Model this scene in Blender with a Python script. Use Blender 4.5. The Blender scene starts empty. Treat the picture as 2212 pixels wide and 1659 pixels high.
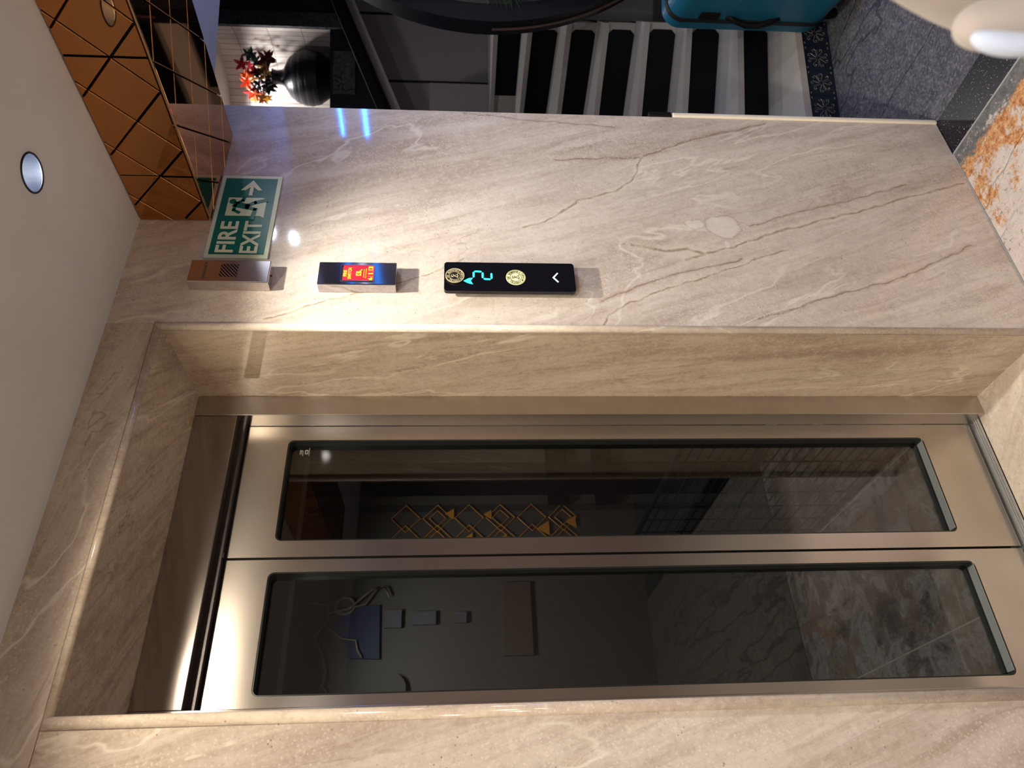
import bpy, bmesh, math, random
from mathutils import Vector, Matrix
random.seed(7)
PI = math.pi
scn = bpy.context.scene

# ------------------------------------------------------------------ camera
YAW, PITCH, ROLL, FPX = 0.583143, 0.0729784, 0.00108334, 1613.577
fwd = Vector((math.sin(YAW)*math.cos(PITCH), math.cos(YAW)*math.cos(PITCH), -math.sin(PITCH)))
rgt = Vector((math.cos(YAW), -math.sin(YAW), 0)); upv = rgt.cross(fwd)
cr, sr = math.cos(ROLL), math.sin(ROLL)
r2 = rgt*cr + upv*sr; u2 = -rgt*sr + upv*cr
cam_d = bpy.data.cameras.new('camera'); cam = bpy.data.objects.new('camera', cam_d)
scn.collection.objects.link(cam)
X, Y, Z = -u2, r2, -fwd                     # the phone was held on its side
cam.matrix_world = Matrix(((X.x, Y.x, Z.x, 0), (X.y, Y.y, Z.y, -1.43), (X.z, Y.z, Z.z, 1.51), (0, 0, 0, 1)))
cam_d.sensor_fit = 'HORIZONTAL'; cam_d.sensor_width = 36; cam_d.lens = FPX/2212*36
cam_d.clip_start = 0.02; cam_d.clip_end = 60
cam_d.dof.use_dof = True; cam_d.dof.focus_distance = 1.85; cam_d.dof.aperture_fstop = 6.2
scn.camera = cam

# ------------------------------------------------------------------ exposure, world, lights
scn.view_settings.view_transform = 'Standard'; scn.view_settings.look = 'None'
scn.view_settings.gamma = 1; scn.view_settings.use_curve_mapping = False
scn.view_settings.exposure = 0.85
scn.cycles.max_bounces = 6; scn.cycles.transparent_max_bounces = 8
scn.cycles.sample_clamp_indirect = 6; scn.cycles.adaptive_threshold = 0.02
scn.cycles.caustics_reflective = True; scn.cycles.blur_glossy = 0.6
world = bpy.data.worlds.new('world'); scn.world = world; world.use_nodes = True
world.node_tree.nodes['Background'].inputs[0].default_value = (0.40, 0.45, 0.62, 1)
world.node_tree.nodes['Background'].inputs[1].default_value = 0.018

def spot(name, loc, power, col, angle=115, blend=0.55, rad=0.03, target=None):
    l = bpy.data.lights.new(name, 'SPOT'); l.energy = power; l.color = col
    l.spot_size = math.radians(angle); l.spot_blend = blend; l.shadow_soft_size = rad
    o = bpy.data.objects.new(name, l); scn.collection.objects.link(o); o.location = loc
    if target is not None:
        o.rotation_euler = (Vector(target)-Vector(loc)).to_track_quat('-Z', 'Y').to_euler()
    return o
def area(name, loc, size, power, col, target):
    l = bpy.data.lights.new(name, 'AREA'); l.energy = power; l.color = col
    l.shape = 'RECTANGLE'; l.size, l.size_y = size
    o = bpy.data.objects.new(name, l); scn.collection.objects.link(o); o.location = loc
    o.rotation_euler = (Vector(target)-Vector(loc)).to_track_quat('-Z', 'Y').to_euler()
    return o
CEIL = 2.327
WARM = (1.0, 0.86, 0.66); NEUT = (1.0, 0.95, 0.90); COOL = (0.84, 0.88, 1.0)
DOWNLIGHTS = [((1.165, -0.40), 44, (1.0, 0.96, 0.86)), ((0.50, -0.42), 17, WARM), ((-0.95, -0.42), 22, WARM),
              ((0.05, -1.85), 42, (1, 0.93, 0.86)), ((-1.05, -1.85), 40, (1, 0.92, 0.82)), ((2.35, -0.95), 12, COOL),
              ((0.05, -3.05), 40, NEUT), ((2.66, -1.30), 14, COOL)]  # those behind the viewer and over the border are unseen, added for ambient
for i, (p, w, c) in enumerate(DOWNLIGHTS):
    spot('downlight_lamp', (p[0], p[1], CEIL-0.012), w, c, 112 if i == 0 else 168, 0.85 if i == 0 else 0.45, 0.014 if i in (0, 5, 7) else 0.03)
# unseen spots added to light stairwell and cabin, besides the niche lamp
spot('stair_fill_light', (3.3, 0.4, 3.9), 19, (0.92, 0.93, 1.0), 120, 0.6, 0.12)
spot('landing_fill_light', (3.4, 1.6, 3.9), 20, (0.95, 0.93, 0.95), 130, 0.6, 0.15)
spot('niche_lamp', (0, 0, 0), 28, (1.0, 0.97, 0.95), 150, 0.6, 0.05)
spot('cabin_fill_light', (0.7, 1.15, 2.28), 52, (0.95, 0.97, 1.0), 150, 0.6, 0.15)

# ------------------------------------------------------------------ helpers
def lin(r, g, b):
    f = lambda c: (c/255/12.92) if c/255 <= 0.04045 else ((c/255+0.055)/1.055)**2.4
    return (f(r), f(g), f(b), 1)
def tag(o, label=None, cat=None, group=None, kind=None):
    if label: o['label'] = label
    if cat: o['category'] = cat
    if group: o['group'] = group
    if kind: o['kind'] = kind
    return o
def link(name, me, mat=None, parent=None, smooth=False):
    o = bpy.data.objects.new(name, me); scn.collection.objects.link(o)
    if mat is not None: me.materials.append(mat)
    if parent is not None: o.parent = parent
    if smooth:
        for p in me.polygons: p.use_smooth = True
    return o
def obj(name, bm, mat=None, parent=None, smooth=False):
    bmesh.ops.recalc_face_normals(bm, faces=bm.faces)
    me = bpy.data.meshes.new(name); bm.to_mesh(me); bm.free()
    return link(name, me, mat, parent, smooth)
def empty(name, loc=(0, 0, 0)):
    o = bpy.data.objects.new(name, None); scn.collection.objects.link(o); o.location = loc
    return o
def BM(): return bmesh.new()
def box(bm, x0, x1, y0, y1, z0, z1):
    v = [bm.verts.new(p) for p in ((x0,y0,z0),(x1,y0,z0),(x1,y1,z0),(x0,y1,z0),(x0,y0,z1),(x1,y0,z1),(x1,y1,z1),(x0,y1,z1))]
    for f in ((0,3,2,1),(4,5,6,7),(0,1,5,4),(1,2,6,5),(2,3,7,6),(3,0,4,7)): bm.faces.new([v[i] for i in f])
    return v
def boxbm(*a, bevel=0, seg=2):
    bm = BM(); box(bm, *a)
    if bevel: bmesh.ops.bevel(bm, geom=bm.edges[:]+bm.verts[:], offset=bevel, segments=seg, affect='EDGES', profile=0.5)
    return bm
def prism(bm, loops, fn, a, b):
    """polygon loops (first outer, others holes) in 2D, extruded from a to b; fn(u, v, w) -> point"""
    tmp = BM(); edges = []
    for lp in loops:
        vs = [tmp.verts.new((p[0], p[1], 0)) for p in lp]
        for i in range(len(vs)): edges.append(tmp.edges.new((vs[i], vs[(i+1) % len(vs)])))
    bmesh.ops.triangle_fill(tmp, use_beauty=True, use_dissolve=False, edges=edges)
    tmp.verts.index_update()
    pts = [v.co.copy() for v in tmp.verts]
    va = [bm.verts.new(fn(p.x, p.y, a)) for p in pts]; vb = [bm.verts.new(fn(p.x, p.y, b)) for p in pts]
    for f in tmp.faces:
        idx = [v.index for v in f.verts]
        bm.faces.new([va[i] for i in idx]); bm.faces.new([vb[i] for i in reversed(idx)])
    k = 0
    for lp in loops:
        n = len(lp)
        for i in range(n):
            a0, a1 = k+i, k+(i+1) % n
            bm.faces.new((va[a0], va[a1], vb[a1], vb[a0]))
        k += n
    tmp.free()
XZ = lambda u, v, w: (u, w, v)
XY = lambda u, v, w: (u, v, w)
def rrect(x0, x1, z0, z1, r, n=6):
    out = []
    for cx, cz, a0 in ((x1-r, z1-r, 0), (x0+r, z1-r, 90), (x0+r, z0+r, 180), (x1-r, z0+r, 270)):
        for i in range(n+1):
            a = math.radians(a0+90*i/n); out.append((cx+r*math.cos(a), cz+r*math.sin(a)))
    return out
def circ(cx, cz, r, n=40): return [(cx+r*math.cos(2*PI*i/n), cz+r*math.sin(2*PI*i/n)) for i in range(n)]
def rect(x0, x1, z0, z1): return [(x0, z0), (x1, z0), (x1, z1), (x0, z1)]
def tube(bm, pts, r, n=8, closed=False, radii=None):
    pts = [Vector(p) for p in pts]; rings = []
    m = len(pts)
    for i, p in enumerate(pts):
        if closed: t = pts[(i+1) % m]-pts[(i-1) % m]
        else: t = pts[min(i+1, m-1)]-pts[max(i-1, 0)]
        t.normalize()
        a = Vector((0, 0, 1)) if abs(t.z) < 0.9 else Vector((0, 1, 0))
        s = t.cross(a).normalized(); q = t.cross(s)
        rr = radii[i] if radii else r
        rings.append([bm.verts.new(p+(s*math.cos(2*PI*k/n)+q*math.sin(2*PI*k/n))*rr) for k in range(n)])
    for i in range(m if closed else m-1):
        A, B = rings[i], rings[(i+1) % m]
        for k in range(n): bm.faces.new((A[k], A[(k+1) % n], B[(k+1) % n], B[k]))
    if not closed:
        bm.faces.new(rings[0][::-1]); bm.faces.new(rings[-1])
def lathe(bm, prof, c, n=40):
    rings = [[bm.verts.new((c[0]+r*math.cos(2*PI*k/n), c[1]+r*math.sin(2*PI*k/n), c[2]+z)) for k in range(n)] for r, z in prof]
    for A, B in zip(rings, rings[1:]):
        for k in range(n): bm.faces.new((A[k], A[(k+1) % n], B[(k+1) % n], B[k]))
    bm.faces.new(rings[0][::-1]); bm.faces.new(rings[-1])
def text_bm(bm, s, x, z, size, y, depth=0.0012, offset=0.0, align='LEFT', sx=1.0, rot=0.0, valign='BOTTOM_BASELINE'):
    cu = bpy.data.curves.new('t', 'FONT'); cu.body = s; cu.size = size; cu.extrude = depth/2
    cu.offset = offset; cu.align_x = align; cu.align_y = valign; cu.resolution_u = 3
    to = bpy.data.objects.new('t', cu); scn.collection.objects.link(to)
    bpy.context.view_layer.update()
    me = bpy.data.meshes.new_from_object(to.evaluated_get(bpy.context.evaluated_depsgraph_get()))
    bpy.data.objects.remove(to); bpy.data.curves.remove(cu)
    c, q = math.cos(rot), math.sin(rot)
    n0 = len(bm.verts); bm.from_mesh(me); bpy.data.meshes.remove(me)
    bm.verts.ensure_lookup_table()
    for v in bm.verts[n0:]:
        u, w, h = v.co.x*sx, v.co.y, v.co.z
        v.co = (x+u*c-w*q, y-h, z+u*q+w*c)

def text_fit(bm, s, x0, x1, z0, z1, y, depth=0.001, offset=0.0):
    n0 = len(bm.verts); text_bm(bm, s, 0, 0, 1.0, y, depth, offset/(z1-z0)*0.7)
    bm.verts.ensure_lookup_table(); vs = bm.verts[n0:]
    ax, bx = min(v.co.x for v in vs), max(v.co.x for v in vs); az, bz = min(v.co.z for v in vs), max(v.co.z for v in vs)
    for v in vs: v.co.x = x0+(v.co.x-ax)/(bx-ax)*(x1-x0); v.co.z = z0+(v.co.z-az)/(bz-az)*(z1-z0)

# ------------------------------------------------------------------ materials
def new_mat(name):
    m = bpy.data.materials.new(name); m.use_nodes = True
    return m, m.node_tree, m.node_tree.nodes['Principled BSDF']
def plain(name, col, rough=0.5, metal=0.0, spec=0.5, coat=0.0, emit=None, es=0.0):
    m, nt, p = new_mat(name)
    n = nt.nodes.new('ShaderNodeTexNoise'); n.inputs['Scale'].default_value = 35; n.inputs['Detail'].default_value = 4
    hs = nt.nodes.new('ShaderNodeHueSaturation'); hs.inputs['Color'].default_value = col
    mr = nt.nodes.new('ShaderNodeMapRange'); mr.inputs[3].default_value = 0.93; mr.inputs[4].default_value = 1.07
    nt.links.new(n.outputs[0], mr.inputs[0]); nt.links.new(mr.outputs[0], hs.inputs['Value'])
    nt.links.new(hs.outputs[0], p.inputs['Base Color'])
    p.inputs['Roughness'].default_value = rough; p.inputs['Metallic'].default_value = metal
    p.inputs['Specular IOR Level'].default_value = spec; p.inputs['Coat Weight'].default_value = coat
    if emit: p.inputs['Emission Color'].default_value = emit; p.inputs['Emission Strength'].default_value = es
    return m
class NT:
    def __init__(s, nt): s.nt = nt
    def n(s, t, **k):
        x = s.nt.nodes.new(t)
        for a, b in k.items(): setattr(x, a, b)
        return x
    def put(s, sock, v):
        if hasattr(v, 'links') or isinstance(v, bpy.types.NodeSocket): s.nt.links.new(v, sock)
        else: sock.default_value = v
    def m(s, op, a, b=None, c=None, clamp=False):
        x = s.n('ShaderNodeMath', operation=op, use_clamp=clamp)
        for i, v in enumerate((a, b, c)):
            if v is not None: s.put(x.inputs[i], v)
        return x.outputs[0]
    def v(s, op, a, b=None, out=0):
        x = s.n('ShaderNodeVectorMath', operation=op); s.put(x.inputs[0], a)
        if b is not None:
            s.put(x.inputs[3] if op == 'SCALE' else x.inputs[1], b)
        return x.outputs['Value'] if op in ('DOT_PRODUCT', 'LENGTH', 'DISTANCE') else x.outputs[0]
    def noise(s, vec, scale, detail=4, rough=0.55, dist=0.0):
        x = s.n('ShaderNodeTexNoise'); s.put(x.inputs['Vector'], vec); x.inputs['Scale'].default_value = scale
        x.inputs['Detail'].default_value = detail; x.inputs['Roughness'].default_value = rough
        x.inputs['Distortion'].default_value = dist
        return x.outputs[0]
    def noisec(s, vec, scale, detail=3):
        x = s.n('ShaderNodeTexNoise'); s.put(x.inputs['Vector'], vec); x.inputs['Scale'].default_value = scale
        x.inputs['Detail'].default_value = detail
        return x.outputs['Color']
    def step(s, x, a, b):
        r = s.n('ShaderNodeMapRange', interpolation_type='SMOOTHSTEP'); s.put(r.inputs[0], x)
        r.inputs[1].default_value = a; r.inputs[2].default_value = b
        r.inputs[3].default_value = 0; r.inputs[4].default_value = 1
        return r.outputs[0]
    def mix(s, f, a, b, mode='MIX'):
        x = s.n('ShaderNodeMix', data_type='RGBA', blend_type=mode)
        s.put(x.inputs[0], f); s.put(x.inputs[6], a); s.put(x.inputs[7], b)
        return x.outputs[2]
    def ramp(s, f, stops):
        x = s.n('ShaderNodeValToRGB'); s.put(x.inputs[0], f); e = x.color_ramp.elements
        while len(e) < len(stops): e.new(0.5)
        for i, (p, c) in enumerate(stops): e[i].position = p; e[i].color = c
        return x.outputs[0]
    def bump(s, h, strength, dist=0.01):
        x = s.n('ShaderNodeBump'); s.put(x.inputs['Height'], h); x.inputs['Strength'].default_value = strength
        x.inputs['Distance'].default_value = dist
        return x.outputs[0]

def marble(name, g, h, w, seed=0.0, tint=(1, 1, 1), veins=(), clast=None, rough=0.03, k=1.0):
    m, nt, p = new_mat(name); N = NT(nt)
    P = N.n('ShaderNodeTexCoord').outputs['Object']
    cx = N.n('ShaderNodeCombineXYZ')
    N.put(cx.inputs[0], N.m('MULTIPLY', N.v('DOT_PRODUCT', P, g), 0.30)); N.put(cx.inputs[1], N.v('DOT_PRODUCT', P, h))
    N.put(cx.inputs[2], N.m('MULTIPLY_ADD', N.v('DOT_PRODUCT', P, w), 0.6, seed))
    Q = cx.outputs[0]
    wob = N.v('SCALE', N.v('SUBTRACT', N.noisec(Q, 3.0, 4), (0.5, 0.5, 0.5)), 0.16)
    W = N.v('ADD', Q, wob)
    t = lambda r, gg, b: (lin(r, gg, b)[0]*tint[0], lin(r, gg, b)[1]*tint[1], lin(r, gg, b)[2]*tint[2], 1)
    base = N.ramp(N.noise(W, 4.5, 10, 0.62, 0.4), [(0.30, t(168, 150, 138)), (0.45, t(192, 176, 163)), (0.58, t(206, 193, 180)), (0.74, t(180, 162, 149))])
    band = N.step(N.noise(N.v('MULTIPLY', W, (0.45, 1, 1)), 13, 7, 0.6), 0.42, 0.66)
    col = N.mix(N.m('MULTIPLY', band, 0.50), base, t(224, 213, 200))
    band2 = N.step(N.noise(N.v('MULTIPLY', W, (0.35, 1, 1)), 22, 6, 0.65), 0.50, 0.72)
    col = N.mix(N.m('MULTIPLY', band2, min(0.8, 0.40*k)), col, t(166, 147, 130))
    band3 = N.step(N.noise(N.v('MULTIPLY', W, (0.22, 1, 1)), 48, 5, 0.65), 0.50, 0.66)
    col = N.mix(N.m('MULTIPLY', band3, min(0.6, 0.22*k)), col, t(156, 137, 120))
    # fine crumb grain and small shell rings
    gr = N.noise(N.v('MULTIPLY', P, (1, 1, 1)), 110, 5, 0.75)
    col = N.mix(N.m('MULTIPLY', N.step(gr, 0.50, 0.72), 0.40), col, t(228, 216, 200))
    col = N.mix(N.m('MULTIPLY', N.step(gr, 0.47, 0.30), 0.35), col, t(150, 128, 108))
    vo = N.n('ShaderNodeTexVoronoi'); vo.inputs['Scale'].default_value = 42
    N.put(vo.inputs['Vector'], N.v('ADD', P, N.v('SCALE', N.noisec(P, 30), 0.012)))
    ring = N.m('SUBTRACT', 1.0, N.step(N.m('ABSOLUTE', N.m('SUBTRACT', vo.outputs['Distance'], 0.27)), 0.02, 0.07))
    mask = N.step(N.noise(P, 9, 3), 0.56, 0.66)
    col = N.mix(N.m('MULTIPLY', N.m('MULTIPLY', ring, mask), 0.45), col, t(222, 208, 192))
    # contour veins along the bedding
    def contour(scale, mult, width, msc, lo, c, amt, sd):
        nonlocal col
        q = N.v('ADD', W, (sd, sd*0.7, sd))
        n1 = N.noise(q, scale, 5, 0.52, 0.5)
        fr = N.m('ABSOLUTE', N.m('SUBTRACT', N.m('FRACT', N.m('MULTIPLY', n1, mult)), 0.5))
        ln = N.m('SUBTRACT', 1.0, N.step(fr, 0.0, width))
        mk = N.step(N.noise(q, msc, 3), lo, lo+0.10)
        col = N.mix(N.m('MULTIPLY', N.m('MULTIPLY', ln, mk), min(0.9, amt*k)), col, c)
    W0 = W; W = N.v('MULTIPLY', W, (0.45, 1, 1))
    contour(3.6, 8.0, 0.060, 2.2, 0.52, t(164, 144, 126), 0.42, 3.1)
    contour(6.0, 7.0, 0.050, 3.0, 0.53, t(154, 133, 114), 0.35, 14.1)
    W = W0
    contour(4.6, 9.0, 0.040, 4.0, 0.52, t(150, 128, 108), 0.30, 7.7)
    contour(2.6, 8.0, 0.080, 3.0, 0.48, t(234, 226, 212), 0.50, 11.3)
    mot = N.noise(P, 42, 8, 0.75, 0.3)
    col = N.mix(N.m('MULTIPLY', N.step(mot, 0.50, 0.66), 0.34), col, t(226, 215, 202))
    col = N.mix(N.m('MULTIPLY', N.step(mot, 0.48, 0.34), 0.28), col, t(158, 139, 122))
    # explicit long veins drawn as wavering lines in the slab
    if veins:
        wp = N.v('ADD', P, N.v('SCALE', N.v('SUBTRACT', N.noisec(P, 16, 5), (0.5, 0.5, 0.5)), 0.030))
        wp = N.v('MULTIPLY', wp, (1, 0, 1))
        for pts, wd, dark in veins:
            dmin = None
            for (ax, az), (bx, bz) in zip(pts, pts[1:]):
                A = Vector((ax, 0, az)); d = Vector((bx-ax, 0, bz-az)); L2 = d.length_squared
                rel = N.v('SUBTRACT', wp, tuple(A))
                tt = N.m('MULTIPLY', N.v('DOT_PRODUCT', rel, tuple(d)), 1/L2, clamp=True)
                ds = N.v('LENGTH', N.v('SUBTRACT', rel, N.v('SCALE', tuple(d), tt)))
                dmin = ds if dmin is None else N.m('MINIMUM', dmin, ds)
            halo = N.m('MULTIPLY', N.m('SUBTRACT', 1.0, N.step(dmin, 0.0, wd*3.4)), N.m('MULTIPLY_ADD', N.noise(P, 12, 3), 1.4, -0.05))
            core = N.m('MULTIPLY', N.m('SUBTRACT', 1.0, N.step(dmin, 0.0, wd*1.05)), N.m('MULTIPLY_ADD', N.step(N.noise(P, 22, 4), 0.40, 0.56), 0.45, 0.50))
            hc = t(226, 214, 190) if dark < 1 else t(168, 146, 124)
            col = N.mix(N.m('MULTIPLY', halo, 0.50), col, hc)
            col = N.mix(N.m('MULTIPLY', core, 0.80), col, t(134, 112, 92))
    if clast:
        wp2 = N.v('ADD', P, N.v('SCALE', N.v('SUBTRACT', N.noisec(P, 14, 4), (0.5, 0.5, 0.5)), 0.05))
        for (x, z, rx, rz) in clast:
            e = N.v('LENGTH', N.v('MULTIPLY', N.v('SUBTRACT', wp2, (x, 0, z)), (1/rx, 0, 1/rz)))
            col = N.mix(N.m('MULTIPLY', N.m('SUBTRACT', 1.0, N.step(e, 0.80, 1.05)), 0.60), col, t(224, 213, 204))
            col = N.mix(N.m('MULTIPLY', N.m('SUBTRACT', 1.0, N.step(N.m('ABSOLUTE', N.m('SUBTRACT', e, 1.0)), 0.0, 0.09)), 0.38), col, t(158, 138, 120))
    vg = N.n('ShaderNodeTexVoronoi'); vg.inputs['Scale'].default_value = 120; N.put(vg.inputs['Vector'], N.v('ADD', P, N.v('SCALE', N.noisec(P, 60), 0.006)))
    gran = N.m('MULTIPLY', N.m('SUBTRACT', 1.0, N.step(vg.outputs['Distance'], 0.18, 0.34)), N.step(N.noise(W, 7, 4, 0.6), 0.44, 0.60))
    col = N.mix(N.m('MULTIPLY', gran, 0.42), col, t(232, 222, 210))
    # pits
    v2 = N.n('ShaderNodeTexVoronoi'); v2.inputs['Scale'].default_value = 75; v2.inputs['Randomness'].default_value = 1
    N.put(v2.inputs['Vector'], P)
    pit = N.m('MULTIPLY', N.m('SUBTRACT', 1.0, N.step(v2.outputs['Distance'], 0.08, 0.17)), N.step(N.noise(P, 14, 3), 0.54, 0.62))
    col = N.mix(N.m('MULTIPLY', pit, 0.6), col, t(110, 88, 70))
    N.put(p.inputs['Base Color'], col)
    N.put(p.inputs['Roughness'], N.m('MULTIPLY_ADD', N.noise(P, 5, 4), 0.06, rough))
    p.inputs['Specular IOR Level'].default_value = 0.5
    return m

def steel(name, col, rough=0.24, ax='Z', bowed=0.0, aniso=0.75):
    m, nt, p = new_mat(name); N = NT(nt)
    P = N.n('ShaderNodeTexCoord').outputs['Object']
    sc = {'Z': (260, 260, 1.2), 'X': (1.2, 260, 260)}[ax]
    br = N.noise(N.v('MULTIPLY', P, sc), 1.0, 4, 0.6)
    c = N.mix(N.m('MULTIPLY', br, 0.30), col, tuple(x*0.80 for x in col[:3])+(1,))
    N.put(p.inputs['Base Color'], c)
    p.inputs['Metallic'].default_value = 1.0
    N.put(p.inputs['Roughness'], N.m('ADD', N.m('MULTIPLY', N.noise(P, 2.5, 2), 0.06), rough-0.03))
    if aniso:
        p.inputs['Anisotropic'].default_value = aniso
        tg = N.n('ShaderNodeCombineXYZ')
        tg.inputs[0].default_value = 1.0 if ax == 'Z' else 0.0; tg.inputs[1].default_value = 0.6 if ax == 'Z' else 0.0; tg.inputs[2].default_value = 0.0 if ax == 'Z' else 1.0
        N.put(p.inputs['Tangent'], tg.outputs[0])
    if bowed:
        h = N.noise(N.v('MULTIPLY', P, (1, 1, 0.6)), 3.0, 1)
        N.put(p.inputs['Normal'], N.bump(h, 1.0, 0.004*bowed))
    return m

V_A = ([(1.917, 1.494), (1.891, 1.244), (1.871, 1.035)], 0.003, 1)
V_B = ([(1.719, 1.228), (1.737, 0.975), (1.827, 0.8), (1.906, 0.567)], 0.005, 1)
V_C = ([(1.737, 0.975), (1.637, 1.015), (1.588, 1.068), (1.554, 1.176), (1.469, 1.271), (1.447, 1.335)], 0.0055, 0)
V_D = ([(1.338, 0.912), (1.373, 0.805), (1.43, 0.677), (1.503, 0.46), (1.584, 0.23), (1.658, 0.019)], 0.006, 0)
V_E = ([(1.193, 1.149), (1.256, 1.022), (1.298, 0.894), (1.341, 0.761)], 0.004, 1)
V_F = ([(1.115, 1.151), (1.149, 1.137), (1.186, 1.079), (1.225, 1.003), (1.274, 0.874), (1.377, 0.625)], 0.0045, 0)
V_G = ([(1.461, 0.709), (1.509, 0.593), (1.58, 0.37), (1.643, 0.196)], 0.0035, 1)
V_H = ([(1.138, 0.756), (1.216, 0.542), (1.282, 0.333), (1.404, 0.091)], 0.004, 1)
V_I = ([(1.126, 1.969), (1.158, 1.897), (1.208, 1.769), (1.263, 1.612), (1.327, 1.496)], 0.0045, 0)
V_J = ([(1.39, 1.05), (1.365, 0.96), (1.375, 0.90), (1.36, 0.86)], 0.008, 0)
M_front = marble('beige_marble_front', (0.34, 0, -0.94), (0.94, 0, 0.34), (0, 1, 0), 1.7, k=1.15, veins=[V_A, V_B, V_C, V_D, V_E, V_F, V_G, V_H, V_I, V_J],
                 clast=[(1.459, 0.782, 0.042, 0.050), (1.47, 0.86, 0.014, 0.028), (1.395, 0.79, 0.014, 0.012)])
M_head = marble('beige_marble_header', (0.97, 0, -0.22), (0.22, 0, 0.97), (0, 1, 0), 5.2, (1.0, 0.985, 0.95), k=1.8)
M_left = marble('beige_marble_left', (0.30, 0, -0.95), (0.95, 0, 0.30), (0, 1, 0), 9.4, k=1.5)
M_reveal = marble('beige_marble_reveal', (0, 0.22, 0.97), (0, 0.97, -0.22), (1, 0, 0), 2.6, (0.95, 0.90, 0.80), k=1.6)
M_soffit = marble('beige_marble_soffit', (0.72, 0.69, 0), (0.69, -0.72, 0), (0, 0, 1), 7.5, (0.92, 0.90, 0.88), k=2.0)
M_mfloor = marble('cream_marble_floor', (0.6, -0.8, 0), (0.8, 0.6, 0), (0, 0, 1), 4.4, (1.06, 1.06, 1.03), rough=0.14, k=0.8)
M_bead = marble('marble_bead', (0, 0, 1), (1, 0, 0), (0, 1, 0), 3.3, (1.02, 1.0, 0.96), rough=0.08)
STEEL = steel('brushed_steel', lin(198, 190, 182), 0.24, 'Z', 0.6, 0.85)
STEEL_H = steel('brushed_steel_header', lin(176, 168, 164), 0.19, 'Z', 2.0, 0.8)
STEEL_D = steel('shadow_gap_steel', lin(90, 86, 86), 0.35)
CHROME = steel('polished_steel', lin(198, 196, 200), 0.10, 'Z', 0.0, 0)
ALU = plain('sill_aluminium', lin(186, 186, 184), 0.35, 0.5)
CASING = steel('casing_steel', lin(190, 188, 194), 0.07, 'Z', 0.0, 0)
BLACK = plain('black_rubber', lin(12, 11, 12), 0.6, 0.0, 0.2)
PLASTER = plain('ceiling_plaster', lin(222, 221, 224), 0.9)
LOBBY = plain('lobby_wall_paint', lin(214, 204, 188), 0.7)
LOBBY_D = plain('lobby_wood', lin(70, 48, 40), 0.4)
PALE = plain('pale_stone_panel', lin(150, 142, 140), 0.5)
PALE2 = plain('pale_stone_tread', lin(164, 158, 152), 0.35)
DARKJ = plain('dark_joint', lin(22, 22, 26), 0.6)
CARPET = plain('black_riser_stone', lin(6, 6, 14), 0.6, 0.0, 0.15)
MAROON = plain('dark_varnished_wood', lin(36, 14, 18), 0.35)
DBLUE = plain('dark_blue_black_paint', lin(24, 24, 34), 0.5)
GROUT = plain('grey_grout', lin(150, 148, 142), 0.8)

def slate(name, base, lo, hi, rust=False):
    m, nt, p = new_mat(name); N = NT(nt)
    P = N.n('ShaderNodeTexCoord').outputs['Object']
    n1 = N.noise(P, 22, 8, 0.75, 0.8); n2 = N.noise(P, 90, 6, 0.75, 0.4)
    col = N.ramp(n1, [(0.3, lo), (0.52, base), (0.75, hi)])
    col = N.mix(N.m('MULTIPLY', N.step(n2, 0.48, 0.62), 0.55), col, tuple(min(1, c*1.7) for c in hi[:3])+(1,))
    # cleft cracks
    q = N.v('ADD', N.v('MULTIPLY', P, (1, 0.16, 1)), N.v('SCALE', N.noisec(P, 6, 4), 0.06))
    cr = N.m('ABSOLUTE', N.m('SUBTRACT', N.noise(q, 5, 3, 0.5), 0.5))
    crack = N.m('SUBTRACT', 1.0, N.step(cr, 0.0, 0.018))
    col = N.mix(N.m('MULTIPLY', crack, 0.55), col, (lo[0]*0.3, lo[1]*0.3, lo[2]*0.3, 1))
    if rust:
        r1 = N.noise(P, 2.6, 3, 0.5, 0.3); r2 = N.noise(P, 30, 8, 0.8, 0.6)
        sx_ = N.n('ShaderNodeSeparateXYZ'); N.put(sx_.inputs[0], P)
        near = N.m('MULTIPLY', N.step(sx_.outputs[0], 0.7, 0.9), N.step(sx_.outputs[1], -0.95, -0.75))
        edge = N.step(N.m('ADD', sx_.outputs[0], N.m('MULTIPLY', N.m('SUBTRACT', r2, 0.5), 0.12)), 1.735, 1.715)
        k = N.m('MULTIPLY', N.m('MULTIPLY', near, edge), N.step(N.m('ADD', r1, N.m('MULTIPLY', N.m('SUBTRACT', r2, 0.5), 0.75)), 0.30, 0.36))
        col = N.mix(N.m('MULTIPLY', near, 0.75), col, N.ramp(n1, [(0.3, lin(58, 60, 62)), (0.7, lin(112, 114, 112))]))
        rc = N.ramp(N.noise(P, 60, 8, 0.8), [(0.32, lin(96, 52, 30)), (0.45, lin(196, 122, 66)), (0.56, lin(226, 178, 120)), (0.75, lin(236, 222, 206))])
        col = N.mix(k, col, rc)
        k2 = N.m('MULTIPLY', near, N.step(N.m('ADD', sx_.outputs[0], N.m('MULTIPLY', N.m('SUBTRACT', N.noise(P, 14, 8, 0.75), 0.5), 1.5)), 1.68, 1.56))
        col = N.mix(N.m('MULTIPLY', k2, 0.9), col, N.ramp(N.noise(P, 48, 7, 0.8), [(0.36, lin(120, 104, 96)), (0.44, lin(226, 214, 200)), (0.7, lin(226, 214, 206))]))
    N.put(p.inputs['Base Color'], col)
    p.inputs['Roughness'].default_value = 0.55
    h = N.m('ADD', N.m('MULTIPLY', n1, 0.7), N.m('SUBTRACT', N.m('MULTIPLY', n2, 0.45), N.m('MULTIPLY', crack, 0.6)))
    N.put(p.inputs['Normal'], N.bump(h, 0.9, 0.012))
    return m
M_slate = slate('dark_cleft_slate', lin(84, 82, 88), lin(48, 46, 52), lin(120, 118, 120))
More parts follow.
